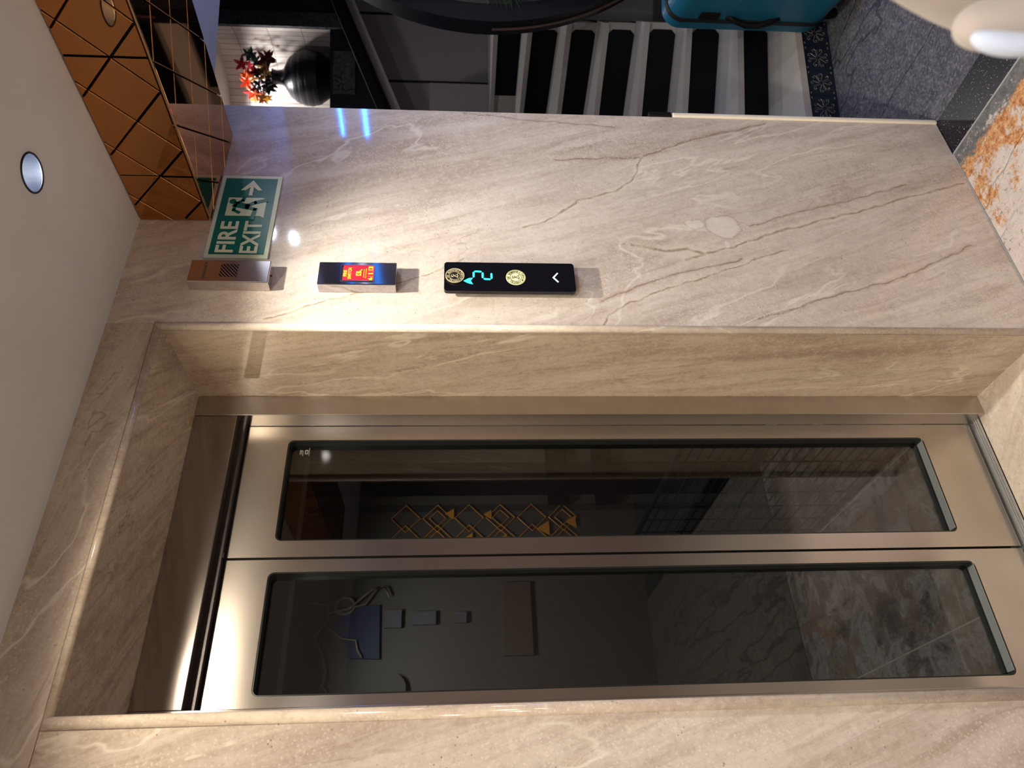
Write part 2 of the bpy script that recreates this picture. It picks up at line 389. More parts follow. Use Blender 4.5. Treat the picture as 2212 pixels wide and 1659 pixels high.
M_rust = slate('rust_slate', lin(142, 136, 126), lin(96, 92, 86), lin(176, 168, 154), True)
def carfloor():
    m, nt, p = new_mat('cabin_slate'); N = NT(nt); P = N.n('ShaderNodeTexCoord').outputs['Object']
    col = N.ramp(N.noise(P, 7, 7, 0.68, 0.5), [(0.34, lin(44, 44, 50)), (0.46, lin(96, 92, 90)), (0.55, lin(172, 168, 168)), (0.68, lin(70, 66, 66))])
    col = N.mix(N.step(N.noise(N.v('ADD', P, (5, 1, 0)), 5, 5, 0.6), 0.52, 0.62), col, lin(134, 108, 92))
    N.put(p.inputs['Base Color'], col); p.inputs['Roughness'].default_value = 0.5
    return m
M_carfloor = carfloor()
def granite():
    m, nt, p = new_mat('sparkling_black_granite'); N = NT(nt)
    P = N.n('ShaderNodeTexCoord').outputs['Object']
    v = N.n('ShaderNodeTexVoronoi'); v.inputs['Scale'].default_value = 330; N.put(v.inputs['Vector'], P)
    s = N.m('MULTIPLY', N.m('SUBTRACT', 1.0, N.step(v.outputs['Distance'], 0.20, 0.36)), N.step(N.noise(P, 170, 2), 0.60, 0.64))
    col = N.mix(s, N.mix(N.noise(P, 40, 5), lin(20, 19, 24), lin(34, 32, 38)), lin(245, 235, 215))
    N.put(p.inputs['Base Color'], col); p.inputs['Roughness'].default_value = 0.30; p.inputs['Specular IOR Level'].default_value = 0.25
    return m
M_granite = granite()
M_roughgranite = slate('rough_dark_granite', lin(62, 62, 70), lin(34, 34, 40), lin(92, 92, 100))
def mirror_mat():
    m, nt, p = new_mat('bronze_mirror'); N = NT(nt)
    P = N.n('ShaderNodeTexCoord').outputs['Object']
    N.put(p.inputs['Base Color'], N.mix(N.m('MULTIPLY', N.noise(P, 6, 3), 0.3), lin(196, 136, 82), lin(184, 124, 72)))
    p.inputs['Metallic'].default_value = 1; p.inputs['Roughness'].default_value = 0.03
    return m
M_mirror = mirror_mat()
def glass_mat():
    m, nt, p = new_mat('smoked_glass'); N = NT(nt)
    tr = N.n('ShaderNodeBsdfTransparent'); P = N.n('ShaderNodeTexCoord').outputs['Object']
    N.put(tr.inputs[0], N.mix(N.noise(P, 2, 2), (0.50, 0.50, 0.47, 1), (0.46, 0.46, 0.44, 1)))
    gl = N.n('ShaderNodeBsdfGlossy'); gl.inputs['Roughness'].default_value = 0.015
    gl.inputs[0].default_value = (1, 1, 1, 1)
    fr = N.n('ShaderNodeFresnel'); fr.inputs[0].default_value = 1.45
    mx = N.n('ShaderNodeMixShader')
    N.put(mx.inputs[0], N.m('MULTIPLY', fr.outputs[0], 1.5, clamp=True)); N.put(mx.inputs[1], tr.outputs[0]); N.put(mx.inputs[2], gl.outputs[0])
    nt.links.new(mx.outputs[0], nt.nodes['Material Output'].inputs['Surface'])
    return m
M_glass = glass_mat()

# ------------------------------------------------------------------ setting: floor, walls, ceiling
S = lambda o: tag(o, kind='structure')
bm = BM(); prism(bm, [[(-1.6, -3.6), (1.783, -3.6), (1.783, 0), (-1.6, 0)]], XY, -0.05, 0.0)
S(obj('floor_lobby', bm, M_rust))
bm = BM(); prism(bm, [[(1.789, -3.6), (1.935, -3.6), (1.935, 0.0), (1.789, 0.0)]], XY, -0.05, 0.0)
S(obj('floor_border', bm, M_granite))
bm = BM(); box(bm, 1.783, 1.789, -3.6, 0, -0.05, 0.001); S(obj('floor_grout', bm, GROUT))
bm = BM(); prism(bm, [[(1.935, -3.6), (6.6, -3.6), (6.6, 5.4), (1.935, 5.4)]], XY, -0.05, 0.0)
S(obj('floor_stair_hall', bm, M_slate))
bm = BM(); box(bm, 0.20, 1.14, 0.0, 0.3445, -0.05, 0.0); S(obj('floor_niche', bm, M_mfloor))

S(obj('wall_front_right', boxbm(1.112, 1.926, 0, 0.03, 0.003, CEIL), M_front))
S(obj('wall_front_top', boxbm(-1.6, 1.1115, 0, 0.03, 2.2185, CEIL), M_head))
bm = BM(); prism(bm, [[(-1.6, 0.003), (0.236, 0.003), (0.236, 2.217), (-1.6, 2.217)]], XZ, 0, 0.03)
S(obj('wall_front_left', bm, M_left))
S(obj('wall_niche_right', boxbm(1.112, 1.135, 0.03, 0.40, 0.0, 2.24), M_reveal))
S(obj('wall_niche_left', boxbm(0.21, 0.236, 0.03, 0.40, 0.0, 2.24), M_reveal))
S(obj('wall_niche_top', boxbm(0.236, 1.112, 0.0, 0.40, 2.206, 2.2175), M_soffit))
S(obj('wall_end_right', boxbm(1.80, 1.926, 0.03, 1.98, 0.0, CEIL), M_front))
S(obj('wall_shaft_backing', boxbm(1.135, 1.80, 0.03, 0.42, 0.0, CEIL), LOBBY_D))
S(obj('wall_shaft_backing_left', boxbm(-1.6, 0.21, 0.03, 0.42, 0.0, CEIL), LOBBY_D))
S(obj('wall_left', boxbm(-1.65, -1.6, -3.6, 0.03, 0, CEIL), LOBBY))
S(obj('wall_back', boxbm(-1.65, 3.10, -3.65, -3.6, 0, CEIL), plain('back_wall_taupe', lin(128, 110, 104), 0.6)))
S(obj('wall_right', boxbm(3.05, 3.10, -3.6, -0.45, 0, CEIL), plain('right_wall_grey', lin(112, 106, 112), 0.5)))
bm = BM(); prism(bm, [[(-1.65, -3.65), (3.10, -3.65), (3.10, -0.31), (2.821, -0.131), (2.556, 0.045), (2.295, 0.148), (2.194, 0.203), (1.926, 0.30), (1.926, 0.03), (-1.65, 0.03)],
                    circ(1.165, -0.400, 0.036, 32)], XY, CEIL, CEIL+0.12)
S(obj('ceiling', bm, PLASTER))
S(obj('trim_shadow_gap', boxbm(1.1118, 1.783, -0.0035, -0.0005, 0.0, 0.003), GROUT))
# cornerstone strips at the free end of the marble wall
S(obj('trim_1', boxbm(1.9265, 1.944, -0.006, 0.03, 0.0, 0.852, bevel=0.005), plain('cream_edge_strip', lin(236, 226, 206), 0.25)))
S(obj('trim_2', boxbm(1.9265, 1.944, -0.006, 0.03, 0.855, 0.925, bevel=0.002), BLACK))
# half round marble bead around the lift recess
def bead(name, pts, r=0.010):
    bm = BM(); tube(bm, pts, r, 14); S(obj(name, bm, M_bead, smooth=True))
bead('trim_3', [(1.1055, 0.003, 0.0), (1.1055, 0.003, 2.211)])
bead('trim_4', [(0.247, 0.003, 0.0), (0.247, 0.003, 2.211)], 0.012)
bead('trim_5', [(0.237, 0.003, 2.210), (1.115, 0.003, 2.210)], 0.0085)

# ------------------------------------------------------------------ lift surround and doors
fr = tag(empty('elevator_door_frame', (0.68, 0.317, 0)), 'brushed steel elevator door frame set deep in the marble recess', 'door frame')
def part(name, bm, mat, parent, smooth=False):
    o = obj(name, bm, mat, None, smooth)
    root = parent
    while root.parent is not None: root = root.parent
    o.parent = parent
    # mesh is in world coordinates: shift so that it stays there
    off = Vector(root.location)
    if parent is root: o.data.transform(Matrix.Translation(-off))
    else: o.data.transform(Matrix.Translation(-off))
    return o
def jamb(x0, x1):
    return boxbm(x0, x1, 0.317, 0.3755, 0.0, 2.206, bevel=0.0015)
part('jamb', jamb(1.052, 1.1118), STEEL, fr)
part('jamb', jamb(0.2365, 0.320), STEEL, fr)
part('header', boxbm(0.3205, 1.0515, 0.319, 0.352, 2.095, 2.206, bevel=0.0015), STEEL_H, fr)
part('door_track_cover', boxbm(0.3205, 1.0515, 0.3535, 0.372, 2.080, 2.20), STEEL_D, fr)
bm = BM(); tube(bm, [(0.68, 0.3630, 2.079), (0.68, 0.3630, 2.0805)], 0.007, 16); part('track_screw', bm, CHROME, fr)
sill = tag(empty('elevator_sill', (0.68, 0.376, 0)), 'grooved aluminium threshold strip under the elevator doors', 'door sill')
bm = BM()
for i, (a, b, h) in enumerate(((0.345, 0.350, 0.006), (0.353, 0.358, 0.0065), (0.361, 0.366, 0.0065), (0.345, 0.56, 0.003))):
    box(bm, 0.30, 1.07, a, b, -0.01, h)
part('sill_strip', bm, ALU, sill)

REVEAL_SHADED = plain('reveal_metal_shaded', lin(44, 46, 44), 0.3, 0.35)  # steel reveal sides, dark glass reflection painted into the colour
REVEAL_LIT = plain('reveal_metal_lit', lin(158, 164, 162), 0.22, 0.5)  # bottom of the same reveal, painted lighter as lit from above
def lift_door(label, x0, x1, wx0, wx1, wz0, wz1):
    d = tag(empty('elevator_door', ((x0+x1)/2, 0.377, 0.027)), label, 'elevator door', 'sliding elevator door leaves')
    bm = BM(); hole = rrect(wx0, wx1, wz0, wz1, 0.016, 5)
    prism(bm, [rect(x0, x1, 0.014, 2.0755), hole], XZ, 0.377, 0.428)
    part('door_panel', bm, STEEL, d)
    bm = BM(); prism(bm, [rrect(wx0-0.0002, wx1+0.0002, wz0-0.0002, wz1+0.0002, 0.016, 5), rrect(wx0+0.0035, wx1-0.0035, wz0+0.0035, wz1-0.0035, 0.013, 5)], XZ, 0.3785, 0.4275)
    gk = part('window_surround', bm, REVEAL_SHADED, d)
    part('lit_lower_reveal', boxbm(wx0+0.012, wx1-0.004, 0.3775, 0.4034, wz0+0.0036, wz0+0.0052), REVEAL_LIT, d)
    bm = BM(); prism(bm, [rrect(wx0+0.003, wx1-0.003, wz0+0.003, wz1-0.003, 0.013, 5)], XZ, 0.4035, 0.408)
    gl = part('window_glass', bm, M_glass, d)
    return d, gl
door_a, glass_a = lift_door('right leaf of the elevator door, with small white etched mark at its glass top corner', 0.6785, 1.0515, 0.721, 1.0085, 0.172, 1.966)
door_b, glass_b = lift_door('left leaf of the elevator door, with bluish cabin wiring seen through its glass', 0.3205, 0.672, 0.3545, 0.6405, 0.163, 1.970)
S(obj('trim_door_gap', boxbm(0.6722, 0.6783, 0.395, 0.42, 0.03, 2.07), BLACK))
# etched safety mark
bm = BM(); zc, xc = 1.925, 0.986
MARKW = plain('etched_white', lin(190, 190, 186), 0.6)
prism(bm, [rrect(xc-0.007, xc+0.006, zc-0.010, zc-0.001, 0.002, 3), rrect(xc-0.0045, xc+0.0035, zc-0.0075, zc-0.0035, 0.001, 3)], XZ, 0.4020, 0.4032)
for a in ((xc-0.012, zc-0.013, xc+0.012, zc-0.0125), (xc-0.012, zc+0.0035, xc+0.004, zc+0.0045), (xc-0.008, zc+0.0075, xc+0.006, zc+0.0085), (xc-0.008, zc+0.011, xc+0.006, zc+0.012)):
    box(bm, a[0], a[2], 0.4020, 0.4032, min(a[1], a[3]), max(a[1], a[3])+0.0008)
box(bm, xc+0.001, xc+0.004, 0.4020, 0.4032, zc+0.004, zc+0.012)
part('etched_mark', bm, MARKW, door_a)

# ------------------------------------------------------------------ lift cabin behind the glass
GREY = plain('cabin_grey_steel', lin(132, 128, 118), 0.5)
GREY_D = plain('cabin_dark_steel', lin(66, 66, 64), 0.5)
GREY_B = plain('cabin_black_steel', lin(10, 10, 12), 0.4)
GREY_L = plain('cabin_light_steel', lin(150, 140, 126), 0.5)
GREY_M = plain('cabin_mid_steel', lin(98, 95, 90), 0.5)
cab = tag(empty('elevator_cabin', (0.9, 1.2, 0)), 'grey elevator cabin with dark slate floor behind the glass doors', 'elevator cabin')
bm = BM(); ys = (0.606, 0.698, 1.298, 1.795); xs = (0.24, 0.5635, 1.13, 1.78)
for i in range(3):
    for j in range(3): box(bm, xs[i]+0.0025, xs[i+1]-0.0025, ys[j]+0.0015, ys[j+1]-0.0015, 0.0, 0.02)
part('slate_floor', bm, M_carfloor, cab)
part('floor_grouting', boxbm(0.24, 1.78, 0.607, 1.794, 0.0, 0.0192), plain('pale_grout', lin(200, 196, 190), 0.6), cab)
part('cabin_sill', boxbm(0.24, 1.78, 0.565, 0.6055, 0.0, 0.02), GREY_M, cab)
part('back_panel', boxbm(0.24, 1.20, 1.80, 1.84, 0.02, 2.30), GREY_M, cab)
part('left_panel', boxbm(0.212, 0.238, 0.57, 1.84, 0.0, 2.30), GREY_M, cab)
part('right_panel', boxbm(1.782, 1.80, 0.57, 1.84, 0.0, 2.30), GREY_M, cab)
part('roof_panel', boxbm(0.212, 1.80, 0.44, 1.84, 2.30, 2.32), GREY_D, cab)
part('entrance_header', boxbm(0.24, 1.78, 0.47, 0.53, 1.935, 2.30), GREY_L, cab)
# upright posts and strips on the far side, black, grey and dark by turns
for a, b, m in ((1.200, 1.285, GREY_D), (1.285, 1.42, GREY_M), (1.42, 1.455, GREY_D), (1.455, 1.50, GREY_M), (1.50, 1.605, GREY_B), (1.605, 1.675, GREY_D), (1.675, 1.782, GREY)):
    part('upright_strip', boxbm(a, b, 1.80, 1.84, 0.02, 2.30), m, cab)
# mirror tile reflection from the lobby, painted here as orange strips and triangles
TILE_REFL = plain('painted_tile_reflection', lin(255, 176, 70), 0.3, 0.0)
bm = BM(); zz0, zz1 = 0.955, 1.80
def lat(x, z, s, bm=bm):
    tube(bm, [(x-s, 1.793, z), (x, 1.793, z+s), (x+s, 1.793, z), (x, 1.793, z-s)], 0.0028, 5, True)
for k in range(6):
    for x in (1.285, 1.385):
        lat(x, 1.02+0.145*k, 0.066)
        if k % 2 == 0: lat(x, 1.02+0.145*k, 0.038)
part('tile_reflection_lattice', bm, TILE_REFL, cab)
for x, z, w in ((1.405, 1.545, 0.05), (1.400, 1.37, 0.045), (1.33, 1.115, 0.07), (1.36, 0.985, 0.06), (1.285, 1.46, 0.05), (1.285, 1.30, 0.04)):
    bm = BM(); prism(bm, [[(x-w*0.5, z-w*0.4), (x, z+w*0.4), (x+w*0.5, z-w*0.4)]], XZ, 1.788, 1.792); part('tile_reflection_triangle', bm, TILE_REFL, cab)
for za, zb in ((0.985, 1.085), (0.76, 0.86)): part('dark_crossbar', boxbm(1.44, 1.775, 1.77, 1.787, za, zb), GREY_B, cab)
# wiring and small fittings
BLUE_P = plain('blue_lit_plastic', lin(56, 64, 92), 0.5, emit=lin(50, 64, 120), es=0.05)
bm = BM(); prism(bm, [[(0.765, 1.83), (0.985, 1.84), (0.985, 2.0), (0.90, 2.02), (0.77, 1.95)]], XZ, 1.785, 1.798)
part('blue_control_box', bm, BLUE_P, cab)
TBP = plain('terminal_block_plastic', lin(98, 98, 108), 0.5)
for bb in ((0.89, 0.965, 1.745, 1.815), (0.90, 0.955, 1.60, 1.70), (0.905, 0.95, 1.47, 1.52)): part('terminal_block', boxbm(bb[0], bb[1], 1.78, 1.798, bb[2], bb[3]), TBP, cab)
part('brown_board', boxbm(0.765, 1.077, 1.785, 1.798, 1.19, 1.312), plain('brown_board_mat', lin(98, 84, 74), 0.6), cab)
bm = BM(); tube(bm, [(0.985+0.035*math.cos(a*PI/12), 1.78, 1.985+0.040*math.sin(a*PI/12)) for a in range(24)], 0.006, 8, True)
part('conduit_ring', bm, GREY_L, cab, True)
bm = BM(); tube(bm, [(0.647+0.001*i, 1.775+0.01*i, 1.776) for i in range(2)], 0.06, 24); part('round_fan_cover', bm, plain('fan_cover', lin(86, 86, 80), 0.5), cab)
for pts in ([(1.0, 2.15), (0.99, 2.06), (0.93, 2.05), (0.86, 2.10), (0.80, 2.07), (0.72, 2.04), (0.66, 2.05), (0.64, 2.03)],
            [(1.06, 1.86), (1.03, 1.90), (0.97, 1.97), (0.95, 2.06), (0.99, 1.90), (1.05, 1.86), (1.06, 1.82), (1.02, 1.80)],
            [(0.90, 2.06), (0.85, 1.99), (0.84, 1.93), (0.80, 1.92), (0.77, 1.90)]):
    bm = BM(); tube(bm, [(x, 1.775, z) for x, z in pts], 0.005, 6); part('cable', bm, GREY_L, cab, True)
# wire mesh screen standing at the cabin side
scr = tag(empty('wire_mesh_screen', (1.15, 1.05, 0.02)), 'low wire mesh screen standing on the cabin floor behind the right glass', 'mesh screen')
bm = BM()
for a in (((0.672, 0.03), (0.672, 0.775)), ((0.672, 0.775), (1.78, 0.775)), ((1.78, 0.775), (1.78, 0.03)), ((0.672, 0.03), (1.78, 0.03))):
    tube(bm, [(1.15, a[0][0], a[0][1]), (1.15, a[1][0], a[1][1])], 0.010, 8)
part('screen_frame', bm, GREY_B, scr)
bm = BM()
for k in range(1, 20): tube(bm, [(1.15, 0.672, 0.03+0.745*k/20), (1.15, 1.78, 0.03+0.745*k/20)], 0.003, 5)
for k in range(1, 9): tube(bm, [(1.15, 0.672+1.108*k/9, 0.03), (1.15, 0.672+1.108*k/9, 0.775)], 0.003, 5)
part('wire_mesh', bm, GREY_B, scr)

# ------------------------------------------------------------------ mirrored ceiling beam
bx0, bx1, bz0, by1 = 1.448, 1.792, 2.147, -1.75
beam = tag(empty('mirror_tiled_beam', (1.62, -0.87, bz0)), 'bronze mirror tiled beam with diamond joints under the ceiling', 'ceiling beam')
part('beam_core', boxbm(bx0+0.009, bx1-0.009, by1, -0.001, bz0+0.009, CEIL-0.0005), BLACK, beam)
def clip(poly, f):
    out = []
    for i in range(len(poly)):
        a, b = poly[i], poly[(i+1) % len(poly)]; fa, fb = f(a), f(b)
        if fa >= 0: out.append(a)
        if fa*fb < 0:
            t = fa/(fa-fb); out.append((a[0]+(b[0]-a[0])*t, a[1]+(b[1]-a[1])*t))
    return out
def tile(bm, poly, fn, inset=0.0028, drop=0.0016, back=0.006):
    # dedupe, then flat bevelled tile
    q = []
    for p in poly:
        if not q or math.hypot(p[0]-q[-1][0], p[1]-q[-1][1]) > 1e-4: q.append(p)
    if len(q) > 1 and math.hypot(q[0][0]-q[-1][0], q[0][1]-q[-1][1]) < 1e-4: q.pop()
    if len(q) < 3: return
    ar = sum(q[i][0]*q[(i+1) % len(q)][1]-q[(i+1) % len(q)][0]*q[i][1] for i in range(len(q)))/2
    if abs(ar) < 1.2e-4: return
    if ar < 0: q.reverse()
    def off(q, d):
        r = q
        for i in range(len(q)):
            a, b = q[i], q[(i+1) % len(q)]; L = math.hypot(b[0]-a[0], b[1]-a[1])
            nx, ny = -(b[1]-a[1])/L, (b[0]-a[0])/L
            r = clip(r, lambda p: (p[0]-a[0])*nx+(p[1]-a[1])*ny-d)
            if len(r) < 3: return None
        return r
    o1, o2 = off(q, 0.0014), off(q, inset)
    if not o1 or not o2: return
    if len(o1) != len(o2): o1 = o2; drop = 0
    A = [bm.verts.new(fn(p[0], p[1], back)) for p in o1]; B = [bm.verts.new(fn(p[0], p[1], drop)) for p in o1]; C = [bm.verts.new(fn(p[0], p[1], 0)) for p in o2]
    n = len(A)
    if drop == 0:
        bm.faces.new(C)
        for i in range(n): bm.faces.new((A[i], A[(i+1) % n], C[(i+1) % n], C[i]))
    else:
        bm.faces.new(C)
        for i in range(n):
            bm.faces.new((A[i], A[(i+1) % n], B[(i+1) % n], B[i])); bm.faces.new((B[i], B[(i+1) % n], C[(i+1) % n], C[i]))
def diamonds(fn, u0, u1, v0, v1, cu, cv, du, dv, seam=None):
    bm = BM()
    i0, i1 = int((u0-cu)/du)-3, int((u1-cu)/du)+3; j0, j1 = int((v0-cv)/dv)-3, int((v1-cv)/dv)+3
    for i in range(i0, i1+1):
        for j in range(j0, j1+1):
            if (i+j) % 2: continue
            # a diamond cell lies between four nodes; its centre is offset by one half step
            x, y = cu+du*(i+1), cv+dv*j
            p = [(x-du, y), (x, y-dv), (x+du, y), (x, y+dv)]
            for f in (lambda q: q[0]-u0, lambda q: u1-q[0], lambda q: q[1]-v0, lambda q: v1-q[1]):
                p = clip(p, f)
                if len(p) < 3: break
            if len(p) < 3: continue
            parts = [p]
            if seam:
                for s in seam:
                    nx = []
                    for r in parts:
                        a = clip(r, lambda q: q[0]-s); b = clip(r, lambda q: s-q[0])
                        nx += [r2_ for r2_ in (a, b) if len(r2_) >= 3]
                    parts = nx
            for r in parts: tile(bm, r, fn)
    return bm
ft = part('mirror_tile_face', diamonds(lambda u, v, w: (bx0+w, u, v), by1, -0.001, bz0+0.004, CEIL-0.001, -0.147, 2.229, 0.0787, 0.0757,
          [-0.147-0.317*k for k in range(5)]), M_mirror, beam)
uf = part('mirror_tile_underside', diamonds(lambda u, v, w: (u, v, bz0+w), bx0+0.004, bx1-0.002, by1, -0.001, 1.538, -0.371, 0.0825, 0.0795), M_mirror, beam)
part('corner_strip', boxbm(bx0-0.0005, bx0+0.003, by1, -0.001, bz0-0.0005, bz0+0.003), plain('bronze_strip', lin(214, 180, 130), 0.2, 1.0), beam)

# ------------------------------------------------------------------ ceiling downlights
LAMP0 = plain('bright_lamp_glow', lin(255, 250, 240), 0.5, emit=(0.96, 0.97, 1.0, 1), es=45.0)
LAMP = plain('lamp_glow', lin(255, 250, 240), 0.5, emit=(1, 0.96, 0.9, 1), es=9.0)
REFL = plain('downlight_reflector', lin(170, 176, 190), 0.22, 1.0)
def downlight(p, label, group=None, recessed=False, gl=LAMP, lr=0.034):
    d = tag(empty('ceiling_downlight', (p[0], p[1], CEIL)), label, 'ceiling light', group)
    bm = BM()
    if recessed:
        n = 32; prof = [(0.0358, 0.0), (0.0355, 0.010), (0.030, 0.035), (0.022, 0.052), (0.020, 0.056)]
        rings = [[bm.verts.new((r*math.cos(2*PI*k/n), r*math.sin(2*PI*k/n), z)) for k in range(n)] for r, z in prof]
        for A, B in zip(rings, rings[1:]):
            for k in range(n): bm.faces.new((A[k], A[(k+1) % n], B[(k+1) % n], B[k]))
        obj('reflector', bm, REFL, d, True)
        bm = BM(); tube(bm, [(0.0375*math.cos(2*PI*k/32), 0.0375*math.sin(2*PI*k/32), -0.0005) for k in range(32)], 0.0022, 8, True)
        obj('trim_ring', bm, plain('downlight_ring', lin(60, 60, 66), 0.3, 0.8), d, True)
        bm = BM(); tube(bm, [(0, 0, 0.046), (0, 0, 0.060)], 0.0215, 24)
        obj('lamp_lens', bm, LAMP0, d)
    else:
        tube(bm, [(0.040*math.cos(2*PI*k/32), 0.040*math.sin(2*PI*k/32), -0.001) for k in range(32)], 0.004, 8, True)
        obj('trim_ring', bm, REFL, d, True)
        bm = BM(); tube(bm, [(0, 0, -0.003), (0, 0, 0.0)], lr, 24); obj('lamp_lens', bm, gl, d)
    return d
downlight(DOWNLIGHTS[0][0], 'round recessed ceiling downlight with silver reflector beside the mirrored beam', None, True)
WHERE = ['nearest the elevator recess on its left side', 'in the far left corner by the marble wall', 'behind the viewer on the left, added for ambient light', 'behind the viewer close to the left wall, added for ambient light', 'over the granite floor border, added for ambient light', 'close to the back wall, added for ambient light', 'nearest the grey right wall']
for k, (p, w, c) in enumerate(DOWNLIGHTS[1:]):
    downlight(p, 'round lobby ceiling downlight '+WHERE[k], 'lobby ceiling downlights outside the picture', lr=0.016 if k in (4, 6) else 0.034)
scn.objects['downlight_lamp'].location.z = CEIL-0.004

# ------------------------------------------------------------------ fire exit sign
G_L = plain('sign_pale_green', lin(220, 228, 190), 0.35); G_D = plain('sign_dark_green', lin(10, 104, 86), 0.30, 0.0, 0.3)
sg = tag(empty('fire_exit_sign', (1.468, 0, 2.064)), 'green and pale FIRE EXIT sign with running figure, on the marble wall', 'sign')
part('sign_board', boxbm(1.317, 1.618, -0.005, 0.0, 1.986, 2.1435, bevel=0.0006), G_L, sg)
part('green_field', boxbm(1.329, 1.606, -0.0062, -0.005, 1.9975, 2.1330), G_D, sg)
bm = BM()
text_fit(bm, 'FIRE', 1.3340, 1.4430, 2.0740, 2.1185, -0.0066, 0.0010, 0.0013)
text_fit(bm, 'EXIT', 1.3320, 1.4450, 2.0145, 2.0585, -0.0066, 0.0010, 0.0013)
part('sign_lettering', bm, G_L, sg)
bm = BM()
prism(bm, [[(1.4640, 2.1145), (1.5305, 2.1145), (1.5305, 2.0250), (1.5215, 2.0150), (1.4560, 2.0150), (1.4640, 2.0250)]], XZ, -0.0073, -0.0061)
part('doorway_pictogram', bm, G_L, sg)
bm = BM()
prism(bm, [circ(1.5150, 2.1015, 0.0088, 20)], XZ, -0.0083, -0.0073)
def limb(pts, w):
    for (ax, az), (bx, bz) in zip(pts, pts[1:]):
        L = math.hypot(bx-ax, bz-az); nx, nz = -(bz-az)/L*w/2, (bx-ax)/L*w/2; ex, ez = (bx-ax)/L*w*0.3, (bz-az)/L*w*0.3
        prism(bm, [[(ax+nx-ex, az+nz-ez), (bx+nx+ex, bz+nz+ez), (bx-nx+ex, bz-nz+ez), (ax-nx-ex, az-nz-ez)]], XZ, -0.0083, -0.0073)
limb([(1.5045, 2.0930), (1.4960, 2.0620)], 0.019)
limb([(1.5080, 2.0900), (1.5190, 2.0760), (1.5360, 2.0735)], 0.0085)
limb([(1.5020, 2.0930), (1.4830, 2.0950), (1.4740, 2.0800)], 0.0085)
limb([(1.4990, 2.0640), (1.5120, 2.0430), (1.5215, 2.0160)], 0.0115)
limb([(1.4940, 2.0640), (1.4870, 2.0400), (1.4520, 2.0440)], 0.0110)
part('running_figure', bm, G_D, sg)
bm = BM()
prism(bm, [[(1.5400, 2.0650), (1.5400, 2.0560), (1.5720, 2.0560), (1.5600, 2.0440), (1.5600, 2.0330), (1.5980, 2.0605), (1.5600, 2.0880), (1.5600, 2.0770), (1.5720, 2.0650)]], XZ, -0.0073, -0.0061)
part('arrow', bm, G_L, sg)

# ------------------------------------------------------------------ steel speaker box
sp = tag(empty('speaker_box', (1.249, 0, 2.06)), 'brushed steel speaker box with slotted grille, highest of the wall boxes', 'wall box')
part('casing', boxbm(1.214, 1.284, -0.033, 0.0, 1.9655, 2.1575, bevel=0.0022), steel('speaker_casing_steel', lin(214, 208, 208), 0.20, 'Z', 0.0, 0), sp)
bm = BM()
R45 = lambda x0, z0, x1, z1, w: (x0, z0, x1, z1, w)
gx0, gx1, gz0, gz1 = 1.2300, 1.2700, 2.0410, 2.0830
for k in range(-7, 8):
    c = k*0.0068                     # slanted slots
    pts = clip(clip(clip(clip([(1.20+c*1.4, 2.062+(1.20-1.25)*0.9), (1.30+c*1.4, 2.062+(1.30-1.25)*0.9), (1.30+c*1.4+0.0045, 2.062+(1.30-1.25)*0.9), (1.20+c*1.4+0.0045, 2.062+(1.20-1.25)*0.9)],
               lambda p: p[0]-gx0), lambda p: gx1-p[0]), lambda p: p[1]-gz0), lambda p: gz1-p[1])
    if len(pts) >= 3: prism(bm, [pts], XZ, -0.0338, -0.0325)
part('grille_slots', bm, BLACK, sp)
bm = BM(); text_bm(bm, 'SPEAKER BOX', 1.2490, 2.1165, 0.0082, -0.0334, 0.0008, 0.0, 'CENTER', sx=1.05)
part('engraved_lettering', bm, plain('engraved_grey', lin(70, 62, 60), 0.6), sp)
bm = BM(); tube(bm, [(1.249, -0.0165, 1.9640), (1.249, -0.0165, 1.9660)], 0.003, 12); part('fixing_screw', bm, BLACK, sp)

# ------------------------------------------------------------------ fire switch box
fs = tag(empty('fire_switch_box', (1.249, 0, 1.755)), 'steel fire switch box with red window, below the speaker box', 'wall box')
part('casing', boxbm(1.212, 1.284, -0.031, 0.0, 1.6605, 1.8495, bevel=0.0018), CASING, fs)
RED = plain('switch_red', lin(214, 22, 40), 0.25); YEL = plain('switch_yellow', lin(250, 196, 40), 0.4)
bm = BM(); prism(bm, [rrect(1.2215, 1.2735, 1.7130, 1.7955, 0.004), rrect(1.2235, 1.2715, 1.7150, 1.7935, 0.003)], XZ, -0.0335, -0.030)
part('window_rim', bm, CHROME, fs)
part('dark_slot', boxbm(1.2236, 1.2714, -0.0318, -0.0305, 1.7895, 1.7934), plain('slot_dark', lin(50, 6, 14), 0.4), fs)
part('red_plate', boxbm(1.2236, 1.2714, -0.0318, -0.0305, 1.7151, 1.7893), RED, fs)
bm = BM(); text_fit(bm, 'FIRE', 1.2365, 1.2570, 1.7800, 1.7885, -0.0321, 0.0006, 0.0003); part('title_lettering', bm, YEL, fs)
bm = BM(); text_fit(bm, 'SWITCH', 1.2285, 1.2640, 1.7690, 1.7775, -0.0321, 0.0006, 0.0003); part('title_lettering', bm, YEL, fs)
bm = BM(); text_bm(bm, 'IN CASE OF FIRE', 1.2468, 1.7375, 0.0036, -0.0321, 0.0006, 0.0, 'CENTER'); part('small_lettering', bm, YEL, fs)
bm = BM(); text_bm(bm, 'PRESS THE SWITCH', 1.2468, 1.7325, 0.0036, -0.0321, 0.0006, 0.0, 'CENTER'); part('small_lettering', bm, YEL, fs)
bm = BM(); prism(bm, [rect(1.2390, 1.2525, 1.7450, 1.7580), circ(1.2460, 1.7515, 0.0040, 14)], XZ, -0.0326, -0.0318)
prism(bm, [[(1.2440, 1.7510), (1.2480, 1.7545), (1.2600, 1.7445), (1.2590, 1.7425)]], XZ, -0.0330, -0.0325); part('pointer_pictogram', bm, YEL, fs)
